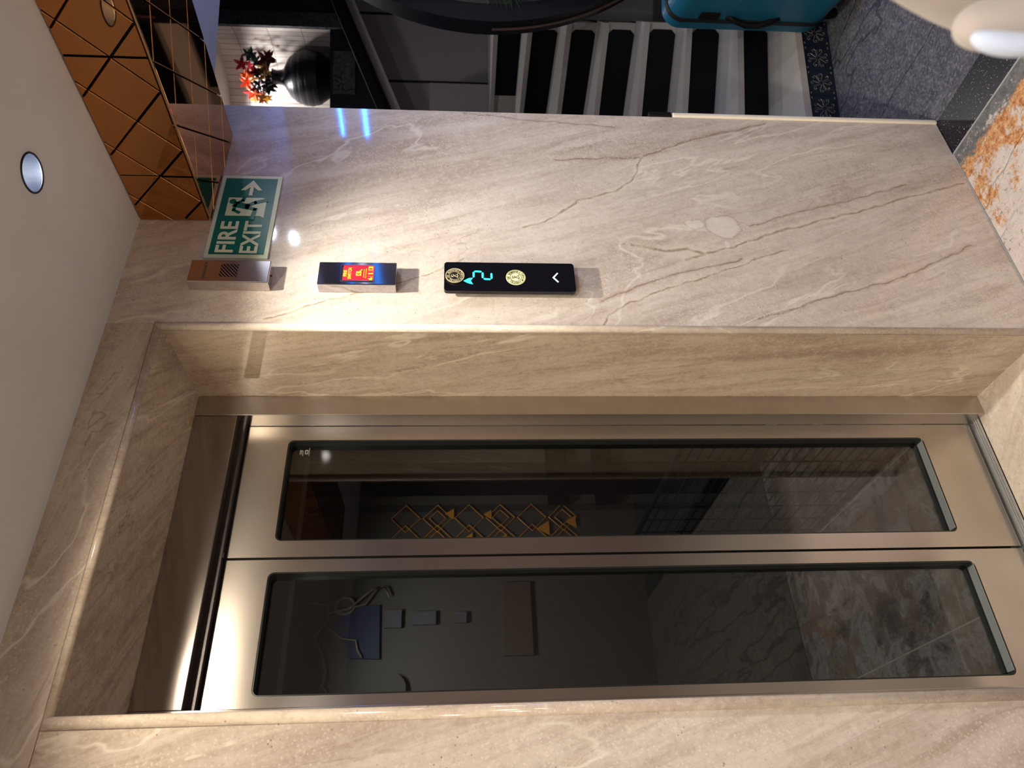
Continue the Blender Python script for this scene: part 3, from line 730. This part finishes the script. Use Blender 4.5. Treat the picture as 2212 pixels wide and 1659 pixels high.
bm = BM(); prism(bm, [rect(1.2575, 1.2690, 1.7172, 1.7285), rect(1.2590, 1.2640, 1.7185, 1.7270)], XZ, -0.0326, -0.0318); part('door_pictogram', bm, YEL, fs)
bm = BM(); prism(bm, [[(1.2250, 1.7180), (1.2330, 1.7170), (1.2345, 1.7225), (1.2310, 1.7215), (1.2300, 1.7290), (1.2265, 1.7235), (1.2255, 1.7250)]], XZ, -0.0326, -0.0318); part('flame_pictogram', bm, YEL, fs)
for xx in (1.2372, 1.2545): part('divider_line', boxbm(xx, xx+0.0004, -0.0324, -0.0318, 1.7165, 1.7295), YEL, fs)
bm = BM(); prism(bm, [[(1.2440, 1.7170), (1.2500, 1.7175), (1.2475, 1.7215), (1.2480, 1.7285), (1.2435, 1.7285), (1.2445, 1.7215)]], XZ, -0.0324, -0.0318); part('alarm_pictogram', bm, YEL, fs)

# ------------------------------------------------------------------ call panel
cp = tag(empty('call_panel', (1.247, 0, 1.3785)), 'black glass elevator call panel showing a cyan number 2', 'call panel')
PGL = plain('black_panel_glass', lin(8, 9, 16), 0.06, 0.0, 0.5)
bm = BM(); prism(bm, [rrect(1.2120, 1.2880, 1.2300, 1.5300, 0.004)], XZ, -0.014, 0.0); part('back_box', bm, plain('panel_back_grey', lin(96, 90, 84), 0.4, 0.6), cp)
bm = BM(); prism(bm, [rrect(1.2005, 1.2945, 1.2160, 1.5430, 0.008)], XZ, -0.0245, -0.014)
bmesh.ops.bevel(bm, geom=[e for e in bm.edges if len(e.link_faces) == 2 and abs(e.verts[0].co.y+0.0245) < 1e-5 and abs(e.verts[1].co.y+0.0245) < 1e-5 and e.calc_face_angle(0) > 1], offset=0.0012, segments=2, affect='EDGES')
part('glass_plate', bm, PGL, cp)
CY = plain('cyan_led', lin(60, 235, 255), 0.4, emit=lin(40, 225, 250), es=1.0)
WLED = plain('white_led', lin(200, 240, 245), 0.4, emit=lin(190, 240, 245), es=1.0)
bm = BM()
def seg(x0, z0, x1, z1, w=0.0048):
    L = math.hypot(x1-x0, z1-z0); ux, uz = (x1-x0)/L, (z1-z0)/L; nx, nz = -uz*w/2, ux*w/2; c = w/2
    prism(bm, [[(x0, z0), (x0+ux*c+nx, z0+uz*c+nz), (x1-ux*c+nx, z1-uz*c+nz), (x1, z1), (x1-ux*c-nx, z1-uz*c-nz), (x0+ux*c-nx, z0+uz*c-nz)]], XZ, -0.0252, -0.0244)
g = 0.0010
sk = lambda x, z: (x+(z-1.4475)*-0.10, z)
P_ = {'tl': (1.2440, 1.4700), 'tr': (1.2635, 1.4700), 'mr': (1.2620, 1.4475), 'ml': (1.2370, 1.4475), 'bl': (1.2360, 1.4260), 'br': (1.2600, 1.4260)}
seg(1.2440, 1.4700, 1.2630, 1.4700); seg(1.2645, 1.4685, 1.2632, 1.4495); seg(1.2420, 1.4475, 1.2612, 1.4475)
seg(1.2400, 1.4458, 1.2382, 1.4275); seg(1.2398, 1.4255, 1.2590, 1.4255)
part('digit_two', bm, CY, cp)
bm = BM()
prism(bm, [[(1.2330, 1.4950), (1.2410, 1.4825), (1.2430, 1.4720), (1.2337, 1.4770)]], XZ, -0.0252, -0.0244)
prism(bm, [[(1.2322, 1.4950), (1.2327, 1.4770), (1.2220, 1.4720), (1.2250, 1.4830)]], XZ, -0.0252, -0.0244)
part('up_arrow', bm, CY, cp)
bm = BM()
prism(bm, [[(1.2465, 1.2725), (1.2620, 1.2605), (1.2605, 1.2575), (1.2467, 1.2680), (1.2325, 1.2575), (1.2308, 1.2602)]], XZ, -0.0252, -0.0244)
part('call_chevron', bm, WLED, cp)
GOLD = plain('badge_gold', lin(220, 204, 160), 0.35, 0.35); BADGE_B = plain('badge_black', lin(22, 24, 22), 0.4)
CREAM = plain('lit_cream_button', lin(226, 220, 168), 0.4, emit=lin(232, 224, 160), es=0.45); OLIVE = plain('badge_olive_ink', lin(66, 62, 30), 0.5)
def badge(name, x, z, r, plate, ink, y):
    bm = BM(); prism(bm, [circ(x, z, r, 48)], XZ, y, -0.0243); b = part(name, bm, plate, cp)
    bm = BM(); y2 = y-0.0009
    prism(bm, [circ(x, z, r*0.60, 40), circ(x, z, r*0.555, 40)], XZ, y2, y)
    if ink is GOLD: prism(bm, [circ(x, z, r, 48), circ(x, z, r*0.91, 48)], XZ, y-0.0016, y)
    else: prism(bm, [circ(x, z, r*0.95, 48), circ(x, z, r*0.93, 48)], XZ, y2, y)
    s = 'HOTEL DE ROMANA'; a0, a1 = 196, -16
    for i, ch in enumerate(s):
        if ch == ' ': continue
        a = math.radians(a0+(a1-a0)*i/(len(s)-1))
        text_bm(bm, ch, x+r*0.66*math.cos(a), z+r*0.66*math.sin(a), r*0.30, (y+y2)/2, 0.0008, r*0.008, 'CENTER', rot=a-PI/2)
    s = 'MYSORE'
    for i, ch in enumerate(s):
        a = math.radians(236+68*i/(len(s)-1))
        text_bm(bm, ch, x+r*0.86*math.cos(a), z+r*0.86*math.sin(a), r*0.24, (y+y2)/2, 0.0008, r*0.006, 'CENTER', rot=a+PI/2)
    for a in (214, 326):
        a = math.radians(a); prism(bm, [circ(x+r*0.76*math.cos(a), z+r*0.76*math.sin(a), r*0.065, 8)], XZ, y2, y)
    # flowing R monogram
    def stroke(pts, w):
        P3 = [(x+px*r, (y+y2)/2-0.0002, z+pz*r) for px, pz in pts]; tube(bm, P3, w*r, 6)
    stroke([(-0.22, 0.34), (-0.02, 0.40), (0.16, 0.30), (0.12, 0.12), (-0.04, 0.04), (0.10, -0.12), (0.22, -0.30), (0.34, -0.36)], 0.035)
    stroke([(-0.20, 0.18), (-0.08, 0.26), (0.0, 0.14), (-0.10, -0.06), (-0.12, -0.26), (-0.28, -0.34)], 0.045)
    stroke([(-0.30, -0.22), (-0.05, -0.36), (0.20, -0.22)], 0.03)
    k = obj('badge_emblem', bm, ink); k.parent = b
    k.data.transform(Matrix.Translation(-Vector(cp.location)))
    return b
badge('gold_rimmed_badge', 1.2465, 1.5165, 0.0235, BADGE_B, GOLD, -0.0275)
badge('lit_badge_button', 1.2455, 1.3650, 0.0245, CREAM, OLIVE, -0.0258)

# ------------------------------------------------------------------ blue strip lights on the far lobby wall (seen as reflections)
BLED = plain('blue_led', lin(20, 120, 255), 0.4, emit=(0.02, 0.22, 1.0, 1), es=50)
WSTRIP = plain('white_led_strip', lin(230, 235, 255), 0.4, emit=(0.75, 0.8, 1.0, 1), es=1.2)
BLED2 = plain('dim_blue_led', lin(20, 120, 255), 0.4, emit=(0.03, 0.25, 1.0, 1), es=1.6)
for (y0, y1, z, m, lb, hh, wh) in ((-0.98, -0.52, 2.065, BLED, 'blue', 0.005, 'upper near'), (-0.98, -0.52, 1.950, BLED, 'blue', 0.008, 'lower near'), (-2.35, -1.70, 1.99, BLED2, 'blue', 0.010, 'lowest far'),
                            (-2.35, -1.70, 2.07, WSTRIP, 'white', 0.010, 'middle far'), (-2.35, -1.70, 2.15, BLED2, 'blue', 0.010, 'highest far')):
    s_ = tag(empty('led_strip_light', (3.04, (y0+y1)/2, z)), '%s %s LED strip on the grey right wall outside the picture' % (wh, lb), 'led strip', 'LED strips on the right wall outside the picture')
    part('strip_diffuser', boxbm(3.036, 3.049, y0, y1, z-hh, z+hh), m, s_)

# ------------------------------------------------------------------ stair hall behind
ox, oy = 0.0, -1.43
nx_, ny_ = math.sin(YAW), math.cos(YAW); rx_, ry_ = math.cos(YAW), -math.sin(YAW)
def H(u, d, z): return (ox+u*rx_+d*nx_, oy+u*ry_+d*ny_, z)      # frame placed at the camera and turned with its yaw
UZ = lambda u, z, d: H(u, d, z)
def hbox(bm, u0, u1, d0, d1, z0, z1):
    vs = box(bm, u0, u1, d0, d1, z0, z1)
    for v in vs: v.co = H(*v.co)
BW = 5.7
slope = 0.425
L1 = lambda u: 2.045+slope*(u-2.066)
bm = BM(); prism(bm, [[(1.2, 0), (4.6, 0), (4.6, L1(4.6)), (1.2, L1(1.2))]], UZ, BW, BW+0.1)
S(obj('wall_stair_back_lower', bm, PALE))
NU0, NU1, NZ0, NZ1 = 1.62, 2.662, 2.468, 3.345
bm = BM(); prism(bm, [[(1.2, L1(1.2)), (4.6, L1(4.6)), (4.6, 4.2), (1.2, 4.2)], rect(NU0, NU1, NZ0, NZ1)], UZ, BW, BW+0.1)
S(obj('wall_stair_back_upper', bm, DBLUE))
bm = BM(); prism(bm, [rect(2.664, 2.772, 2.35, 3.9)], UZ, BW-0.03, BW-0.001); S(obj('trim_6', bm, M_roughgranite))
bm = BM(); prism(bm, [rect(2.18, 2.50, 2.28, 2.445)], UZ, BW-0.012, BW-0.001); S(obj('trim_7', bm, M_roughgranite))
# vertical joints of the pale panels
for i, (u, z0, z1) in enumerate(((2.290, 1.10, 2.05), (2.797, 0.0, 2.30), (3.05, 0, 2.3))):
    bm = BM(); prism(bm, [rect(u-0.009, u+0.009, z0, z1)], UZ, BW-0.004, BW-0.0005); S(obj('trim_%d' % (8+i), bm, DARKJ))
# raking stair string and rail
bm = BM(); prism(bm, [[(1.3, L1(1.3)-0.030), (4.2, L1(4.2)-0.030), (4.2, L1(4.2)-0.098), (1.3, L1(1.3)-0.098)]], UZ, BW-0.13, BW-0.001)
st = tag(obj('raking_stair_string', bm, PALE2), 'pale sloping edge of the upper stair flight across the back wall', 'stair string')
rl = tag(empty('stair_handrail', H(2.5, 5.56, 2.3)), 'dark varnished sloping handrail board above the pale stair edge', 'handrail')
def hpart(name, bm, mat, root, smooth=False): return part(name, bm, mat, root, smooth)
bm = BM(); prism(bm, [[(1.3, L1(1.3)+0.075), (4.2, L1(4.2)+0.075), (4.2, L1(4.2)+0.004), (1.3, L1(1.3)+0.004)]], UZ, BW-0.17, BW-0.001); hpart('rail_board', bm, plain('near_black_wood', lin(14, 13, 22), 0.4), rl)
bm = BM(); prism(bm, [[(1.3, L1(1.3)+0.003), (4.2, L1(4.2)+0.003), (4.2, L1(4.2)-0.029), (1.3, L1(1.3)-0.029)]], UZ, BW-0.15, BW-0.001); hpart('lower_moulding', bm, MAROON, rl)
# stairwell side and ceiling
S(obj('ceiling_stair_hall', boxbm(1.0, 6.6, 0.32, 6.0, 4.2, 4.25), DBLUE))
# pier in front of the back wall, left of the landing
bm = BM(); prism(bm, [rect(1.55, 2.205, 1.284, L1(1.55)-0.11)], UZ, 5.50, 5.699); S(obj('wall_pier', bm, PALE))

# apse niche with tiled back
def apse():
    m, nt, p = new_mat('cream_split_tiles'); N = NT(nt)
    uv = N.n('ShaderNodeUVMap'); b = N.n('ShaderNodeTexBrick'); nt.links.new(uv.outputs[0], b.inputs[0])
    b.offset = 0.0; b.inputs['Scale'].default_value = 1.0; b.inputs['Brick Width'].default_value = 0.052; b.inputs['Row Height'].default_value = 0.252
    b.inputs['Mortar Size'].default_value = 0.0022; b.inputs['Color1'].default_value = lin(214, 206, 200); b.inputs['Color2'].default_value = lin(196, 186, 180)
    b.inputs['Mortar'].default_value = lin(92, 78, 72); b.inputs['Mortar Smooth'].default_value = 0.2
    c = N.mix(N.m('MULTIPLY', N.noise(uv.outputs[0], 18, 4), 0.5), b.outputs[0], lin(150, 138, 132))
    N.put(p.inputs['Base Color'], c); p.inputs['Roughness'].default_value = 0.6
    return m
bm = BM(); uvl = bm.loops.layers.uv.new('UVMap'); uc = (NU0+NU1)/2; R_ = (NU1-NU0)/2; n = 40; rows = []
for i in range(n+1):
    a = PI*i/n; u = uc+R_*math.cos(a); d = BW+R_*1.0*math.sin(a)
    rows.append((bm.verts.new(H(u, d, NZ0-0.02)), bm.verts.new(H(u, d, NZ1+0.02)), R_*a))
for A, B in zip(rows, rows[1:]):
    f = bm.faces.new((A[0], B[0], B[1], A[1]))
    for l, (s_, z_) in zip(f.loops, ((A[2], 0.0), (B[2], 0.0), (B[2], NZ1-NZ0+0.04), (A[2], NZ1-NZ0+0.04))): l[uvl].uv = (s_, z_+0.013)
S(obj('wall_apse', bm, apse()))
bm = BM(); prism(bm, [[(uc+R_*math.cos(PI*i/n), BW+0.001+R_*math.sin(PI*i/n)) for i in range(n+1)]], lambda u, v, w: H(u, v, w), NZ0-0.03, NZ0); S(obj('floor_apse', bm, DBLUE))
bm = BM(); prism(bm, [[(uc+R_*math.cos(PI*i/n), BW+0.001+R_*math.sin(PI*i/n)) for i in range(n+1)]], lambda u, v, w: H(u, v, w), NZ1, NZ1+0.03); S(obj('ceiling_apse', bm, PALE2))
nl = scn.objects['niche_lamp']; nl.location = H(2.13, 5.93, NZ1-0.03)
nf = tag(empty('niche_downlight', H(2.13, 5.93, NZ1-0.004)), 'small bright downlight in the top of the vase niche', 'ceiling light')
bm = BM(); tube(bm, [(0, 0, -0.006), (0, 0, 0.0)], 0.03, 20); obj('lamp_lens', bm, LAMP, nf)

# vase
VC = H(2.392, 5.95, NZ0)
vs = tag(empty('vase', VC), 'round black vase with ribbed belly and narrow neck in the tiled niche', 'vase')
prof = [(0.085, 0.0), (0.10, 0.006), (0.145, 0.05), (0.185, 0.11)]
for k in range(28):
    h_ = 0.11+0.24*k/27; r_ = 0.205*math.sqrt(max(0.02, 1-((h_-0.195)/0.205)**2))
    r_ += 0.0025 if (k % 6) in (1, 3) else -0.001
    prof.append((r_, h_))
prof += [(0.072, 0.385), (0.056, 0.410), (0.052, 0.440), (0.056, 0.465), (0.066, 0.478), (0.060, 0.480), (0.040, 0.470)]
bm = BM(); lathe(bm, prof, (0, 0, 0), 48); obj('vase_body', bm, plain('black_satin_ceramic', lin(26, 27, 38), 0.38), vs, True)
# flowers
fl = tag(empty('flower_arrangement', (VC[0], VC[1], VC[2]+0.475)), 'artificial red and orange leaf arrangement standing in the black vase', 'flowers')
bm = BM()
for k in range(9):
    a = random.uniform(0, 2*PI); t = random.uniform(0.05, 0.16)
    tube(bm, [(0, 0, -0.08), (t*0.3*math.cos(a), t*0.3*math.sin(a), 0.04), (t*math.cos(a), t*math.sin(a), random.uniform(0.08, 0.2))], 0.003, 5)
obj('stems', bm, plain('brown_stem', lin(120, 84, 60), 0.6), fl)
def leaf_bm(c, size, nrm, spin, pts=5, fold=0.25):
    bm = BM(); z = Vector(nrm).normalized(); x = z.orthogonal().normalized(); x.rotate(Matrix.Rotation(spin, 3, z)); y = z.cross(x)
    rim = []
    for i in range(pts*4):
        a = 2*PI*i/(pts*4); ph = (i % 4)
        r = size*(1.0, 0.62, 0.36, 0.62)[ph]
        h = fold*size*(0.5 if ph == 0 else -0.1)*random.uniform(0.2, 1.4)
        rim.append(Vector(c)+x*r*math.cos(a)+y*r*math.sin(a)+z*h)
    cv = bm.verts.new(c); vs_ = [bm.verts.new(p) for p in rim]
    for i in range(len(vs_)): bm.faces.new((cv, vs_[i], vs_[(i+1) % len(vs_)]))
    bmesh.ops.solidify(bm, geom=bm.faces[:], thickness=0.0012)
    return bm
LM = {'red': plain('leaf_red', lin(168, 30, 40), 0.45), 'ora': plain('leaf_orange', lin(226, 110, 60), 0.5), 'gre': plain('leaf_dark_green', lin(22, 44, 40), 0.5),
      'oli': plain('leaf_olive', lin(130, 96, 48), 0.5), 'wine': plain('leaf_wine', lin(92, 30, 34), 0.5), 'blk': plain('berry_black', lin(24, 24, 30), 0.3), 'yel': plain('petal_yellow', lin(240, 190, 96), 0.5)}
RU = Vector((rx_, ry_, 0)); DN = Vector((nx_, ny_, 0))
def FP(u, d, z): return RU*u+DN*d+Vector((0, 0, z))
# (across, height above vase mouth, size, colour)
LV = [(0.17, 0.20, 0.040, 'gre'), (0.13, 0.15, 0.050, 'gre'), (0.10, 0.12, 0.045, 'gre'), (0.10, 0.04, 0.065, 'wine'), (0.14, 0.03, 0.05, 'wine'), (0.06, 0.22, 0.050, 'red'), (0.04, 0.16, 0.055, 'red'),
      (0.02, 0.19, 0.045, 'red'), (0.08, 0.18, 0.04, 'red'), (0.03, 0.06, 0.055, 'oli'), (0.07, 0.07, 0.05, 'oli'), (-0.02, 0.05, 0.05, 'oli'), (-0.02, 0.20, 0.04, 'ora'), (-0.05, 0.18, 0.045, 'ora'),
      (-0.08, 0.19, 0.045, 'ora'), (-0.12, 0.17, 0.050, 'red'), (-0.15, 0.13, 0.050, 'ora'), (-0.11, 0.11, 0.05, 'wine'), (-0.16, 0.08, 0.05, 'red'), (-0.19, 0.06, 0.045, 'oli'), (-0.18, 0.13, 0.035, 'yel'),
      (-0.20, 0.02, 0.035, 'yel'), (-0.04, 0.14, 0.035, 'yel'), (-0.10, 0.03, 0.055, 'gre'), (-0.05, 0.02, 0.05, 'gre'), (0.0, 0.11, 0.04, 'wine')]
for (u, z, s_, k) in LV:
    c = FP(u, -0.05+random.uniform(-0.05, 0.06), z)
    obj('leaf', leaf_bm(c, s_*1.3, tuple(-DN+FP(random.uniform(-.6, .6), 0, random.uniform(-.5, .7))), random.uniform(0, 6)), LM[k], fl)
bm = BM()
for k in range(26):
    c = FP(random.uniform(-0.13, 0.0), random.uniform(-0.12, 0.0), random.uniform(0.0, 0.12)); r_ = random.uniform(0.012, 0.020)
    bmesh.ops.create_uvsphere(bm, u_segments=10, v_segments=7, radius=r_, matrix=Matrix.Translation(c))
obj('dark_berries', bm, LM['blk'], fl, True)

# ------------------------------------------------------------------ staircase
zs = [0, .146, .287, .447, .607, .77, .93, 1.107, 1.283]
BASE = {1: ((2.365, .408), (2.876, .232)), 2: ((2.658, .641), (3.103, .373)), 3: ((2.923, .855), (3.294, .493)), 4: ((3.142, 1.034), (3.439, .585)), 5: ((3.414, 1.255), (3.60, .687)),
        6: ((3.728, 1.51), (3.779, .80)), 7: ((4.22, 1.905), (4.075, .98)), 8: ((4.60, 2.22), (4.475, 1.225))}
stair = tag(empty('staircase', (3.2, 0.6, 0)), 'winding staircase of pale treads and black risers behind the marble wall', 'staircase')
def lerp(a, b, t): return (a[0]+(b[0]-a[0])*t, a[1]+(b[1]-a[1])*t)
TOPBACK = (H(2.95, 5.69, 0)[:2], H(1.6, 5.69, 0)[:2])
for k in range(1, 9):
    L, R = BASE[k]
    if k == 8: L = lerp(L, R, 0.42)
    if k < 8:
        L2, R2 = BASE[k+1]; L2 = lerp(L2, L2, 0)
        back = [lerp(R2, L2, -0.02), L2]
        if k == 7: L2b = H(1.6, 5.49, 0)[:2]; back = [R2, L2]
    else:
        back = [TOPBACK[0], TOPBACK[1]]
    # outward direction of the riser
    e = Vector((R[0]-L[0], R[1]-L[1], 0)).normalized(); o_ = Vector((e.y, -e.x, 0))
    if o_.dot(Vector((back[0][0]-R[0], back[0][1]-R[1], 0))) > 0: o_ = -o_
    bm = BM(); poly = [L, R]+back
    prism(bm, [poly], XY, (zs[k-1] if k > 1 else 0.0), zs[k]-0.028)
    q = [(L[0]+o_.x*0.016, L[1]+o_.y*0.016), (R[0]+o_.x*0.016, R[1]+o_.y*0.016)]+back
    prism(bm, [q], XY, zs[k]-0.0279, zs[k])
    stp = part('step', bm, PALE2, stair)
    # black panel on the riser
    if k > 1:
        A_ = lerp(R, L, 0.055); B_ = L
        bm = BM(); uu = Vector((B_[0]-A_[0], B_[1]-A_[1], 0)); Ln = uu.length; uu.normalize()
        h0, h1 = zs[k-1]+0.001, zs[k]-0.030
        fnp = lambda u, v, w: tuple(Vector((A_[0], A_[1], v))+uu*u+o_*w)
        lp = [(0.0, h0+0.02), (0.02, h0), (Ln, h0), (Ln, h1), (0.02, h1), (0.0, h1-0.02)]
        prism(bm, [lp], fnp, 0.0005, 0.005)
        c_ = obj('riser_panel', bm, CARPET); c_.parent = stp; c_.data.transform(Matrix.Translation(-Vector(stair.location)))
    else:
        # embossed dark tiles
        TL = plain('dark_embossed_tile', lin(30, 38, 54), 0.35, 0.3); TO = plain('tile_relief', lin(112, 110, 102), 0.35, 0.3)
        A_ = R; uu = Vector((L[0]-R[0], L[1]-R[1], 0)); Ln = uu.length; uu.normalize(); tw = 0.116; n_t = int(Ln/tw)+1
        for i in range(n_t):
            u0, u1 = i*tw, min(Ln, (i+1)*tw)
            if u1-u0 < 0.02: continue
            fnp = lambda u, v, w: tuple(Vector((A_[0], A_[1], v))+uu*u+o_*w)
            bm = BM(); prism(bm, [rect(u0+0.0008, u1-0.0008, 0.001, 0.117)], fnp, 0.0005, 0.007)
            tl = obj('decorative_tile', bm, TL); tl.parent = stp; tl.data.transform(Matrix.Translation(-Vector(stair.location)))
            if u1-u0 < tw*0.9: continue
            cu_, cz_ = (u0+u1)/2, 0.059; bm = BM()
            for q8 in range(8):
                a = q8*PI/4+(PI/8 if i % 2 else 0)
                ca, sa = math.cos(a), math.sin(a)
                def T(x, y): return fnp(cu_+x*ca-y*sa, cz_+x*sa+y*ca, 0.0078)
                tube(bm, [T(0.008, 0), T(0.020, 0.003), T(0.034, 0.008), T(0.042, 0.004), T(0.042, -0.004), T(0.036, -0.005), T(0.034, 0.0)], 0.0018, 5)
                if q8 % 2 == 0: tube(bm, [T(0.016, -0.006), T(0.026, -0.010), T(0.036, -0.014)], 0.001, 5)
            for sx_ in (-1, 1):
                for sz_ in (-1, 1): tube(bm, [fnp(cu_+sx_*0.042, cz_+sz_*0.047, 0.0076), fnp(cu_+sx_*0.050, cz_+sz_*0.047, 0.0076)], 0.0035, 6)
            od = part('tile_relief', bm, TO, stair)
bmw = BM()

# ------------------------------------------------------------------ tall round planter ring
rg = tag(empty('round_planter_ring', H(3.081, 3.66, 0)), 'large dark round planter ring standing beside the stairs', 'planter')
RC, RR = (3.081, 1.366), 1.332
bm = BM(); prism(bm, [circ(RC[0], RC[1], RR, 160), circ(RC[0], RC[1], RR-0.085, 160)], UZ, 3.60, 3.74); hpart('ring_body', bm, DBLUE, rg)
bm = BM()
arc = [(RC[0]+(RR+0.006)*math.cos(math.radians(a)), 3.67, RC[1]+(RR+0.006)*math.sin(math.radians(a))) for a in range(181, 214)]
tube(bm, [H(*p) for p in arc], 0.007, 8); hpart('edge_band', bm, plain('brown_band', lin(96, 74, 66), 0.5), rg)
bm = BM(); hbox(bm, 2.85, 3.31, 3.58, 3.76, 0.0, 0.06); hpart('ring_foot', bm, DBLUE, rg)
gp = tag(empty('grass_plant', H(1.96, 3.64, 1.30)), 'green spiky grass plant spilling over the dark ring', 'plant')
bm = BM(); random.seed(11)
for k in range(46):
    a = random.uniform(-0.9, 0.9); ln_ = random.uniform(0.09, 0.17); dz = random.uniform(-0.03, 0.03)
    p0 = Vector(H(1.955, 3.60, 1.285+dz)); p2 = Vector(H(1.955-ln_*math.cos(a*0.55), 3.585+random.uniform(-0.03, 0.0), 1.285+dz*2.0+ln_*0.35*math.sin(a)))
    mid = (p0+p2)/2+Vector((0, 0, 0.012)); tube(bm, [p0, mid, p2], 0.002, 4, radii=[0.0022, 0.002, 0.0004])
hpart('grass_blades', bm, plain('grass_green', lin(70, 96, 62), 0.5), gp)
bm = BM(); hbox(bm, 1.93, 2.03, 3.61, 3.70, 1.235, 1.335); hpart('plant_pot', bm, DBLUE, gp)

# ------------------------------------------------------------------ suitcase
sc = tag(empty('suitcase', H(1.65, 2.79, 0)), 'teal hard shell suitcase with black zip standing in front of the stairs', 'suitcase')
TEAL = plain('teal_shell', lin(18, 90, 116), 0.42); 
def shell(u0, u1, z0, z1, r, d0, d1, bev):
    bm = BM(); prism(bm, [rrect(u0, u1, z0, z1, r, 8)], UZ, d0, d1)
    es = [e for e in bm.edges if len(e.link_faces) == 2 and e.calc_face_angle(0) > 1.0]
    bmesh.ops.bevel(bm, geom=es, offset=bev, segments=4, affect='EDGES', profile=0.5)
    bmesh.ops.dissolve_degenerate(bm, dist=1e-5, edges=bm.edges[:])
    return bm
U0 = 1.422; U1 = 1.88; Z0s, Z1s = 0.052, 0.700
hpart('rear_shell', shell(U0, U1, Z0s, Z1s, 0.070, 2.866, 2.925, 0.016), TEAL, sc)
bm = BM(); prism(bm, [rrect(U0-0.003, U1+0.003, Z0s-0.003, Z1s+0.003, 0.072, 8)], UZ, 2.846, 2.871); hpart('zip_band', bm, plain('zip_black', lin(14, 14, 18), 0.6), sc)
hpart('front_shell', shell(U0+0.001, U1-0.001, Z0s+0.001, Z1s-0.001, 0.070, 2.670, 2.853, 0.030), TEAL, sc)
for zz in (0.30, 0.46):
    bm = BM(); hbox(bm, U0-0.0015, U0+0.01, 2.70, 2.80, zz-0.003, zz+0.003); hpart('shell_rib', bm, TEAL, sc)
bm = BM(); hbox(bm, U0-0.010, U0+0.006, 2.795, 2.838, 0.505, 0.580); bmesh.ops.bevel(bm, geom=bm.edges[:], offset=0.004, segments=2, affect='EDGES'); hpart('combination_lock', bm, BLACK, sc)
bm = BM(); tube(bm, [H(U0+0.004, 2.825, 0.470), H(U0-0.010, 2.830, 0.440), H(U0-0.020, 2.845, 0.39), H(U0-0.020, 2.845, 0.34), H(U0-0.010, 2.830, 0.29), H(U0+0.004, 2.825, 0.265)], 0.012, 8); hpart('side_handle', bm, BLACK, sc, True)
for uu_ in (U0+0.06, U1-0.06):
    for dd in (2.71, 2.885):
        bm = BM(); tube(bm, [H(uu_-0.011, dd, 0.026), H(uu_+0.011, dd, 0.026)], 0.025, 18); tube(bm, [H(uu_, dd, 0.03), H(uu_, dd, 0.056)], 0.013, 8)
        hpart('wheel', bm, BLACK, sc)

# ------------------------------------------------------------------ beige cloth close to the lens
cl = tag(empty('draped_cloth', H(0.34, 0.46, 0)), 'blurred beige cloth fold with pale blue edge close to the viewer', 'cloth')
def cloth_mat(name, c):
    m, nt, p = new_mat(name); N = NT(nt); P = N.n('ShaderNodeTexCoord').outputs['Object']
    N.put(p.inputs['Base Color'], N.mix(N.noise(P, 25, 4), c, tuple(x*0.82 for x in c[:3])+(1,))); p.inputs['Roughness'].default_value = 0.9
    p.inputs['Sheen Weight'].default_value = 0.3
    N.put(p.inputs['Normal'], N.bump(N.noise(P, 700, 2), 0.3, 0.001)); return m
BEI = cloth_mat('beige_cloth', lin(170, 160, 152)); PBL = cloth_mat('pale_blue_hem', lin(196, 208, 230))
def blob(pts, rad, nm, mat, flat=0.7):
    bm = BM(); tube(bm, [H(*p) for p in pts], 0, 20, radii=rad)
    c = obj(nm, bm, mat, None, True); c.data.transform(Matrix.Translation(-Vector(cl.location))); c.parent = cl
    md = c.modifiers.new('sub', 'SUBSURF'); md.levels = 1; md.render_levels = 2
    return c
blob([(0.262, 0.45, 1.262), (0.268, 0.45, 1.240), (0.282, 0.455, 1.205), (0.292, 0.46, 1.165), (0.300, 0.47, 1.08), (0.32, 0.48, 0.8), (0.34, 0.49, 0.4), (0.36, 0.50, 0.004)],
     [0.006, 0.022, 0.045, 0.062, 0.075, 0.085, 0.095, 0.11], 'cloth_fold', BEI)
blob([(0.2155, 0.43, 1.2110), (0.2155, 0.43, 1.206), (0.2175, 0.43, 1.193), (0.221, 0.43, 1.170), (0.228, 0.43, 1.13), (0.250, 0.44, 1.05), (0.29, 0.455, 0.9)],
     [0.003, 0.011, 0.0160, 0.0185, 0.020, 0.024, 0.03], 'rolled_fold', BEI)
blob([(0.2065, 0.421, 1.207), (0.2035, 0.421, 1.199), (0.2010, 0.421, 1.183), (0.2030, 0.421, 1.155), (0.213, 0.425, 1.09)],
     [0.003, 0.0065, 0.0075, 0.0055, 0.006], 'pale_hem', PBL)
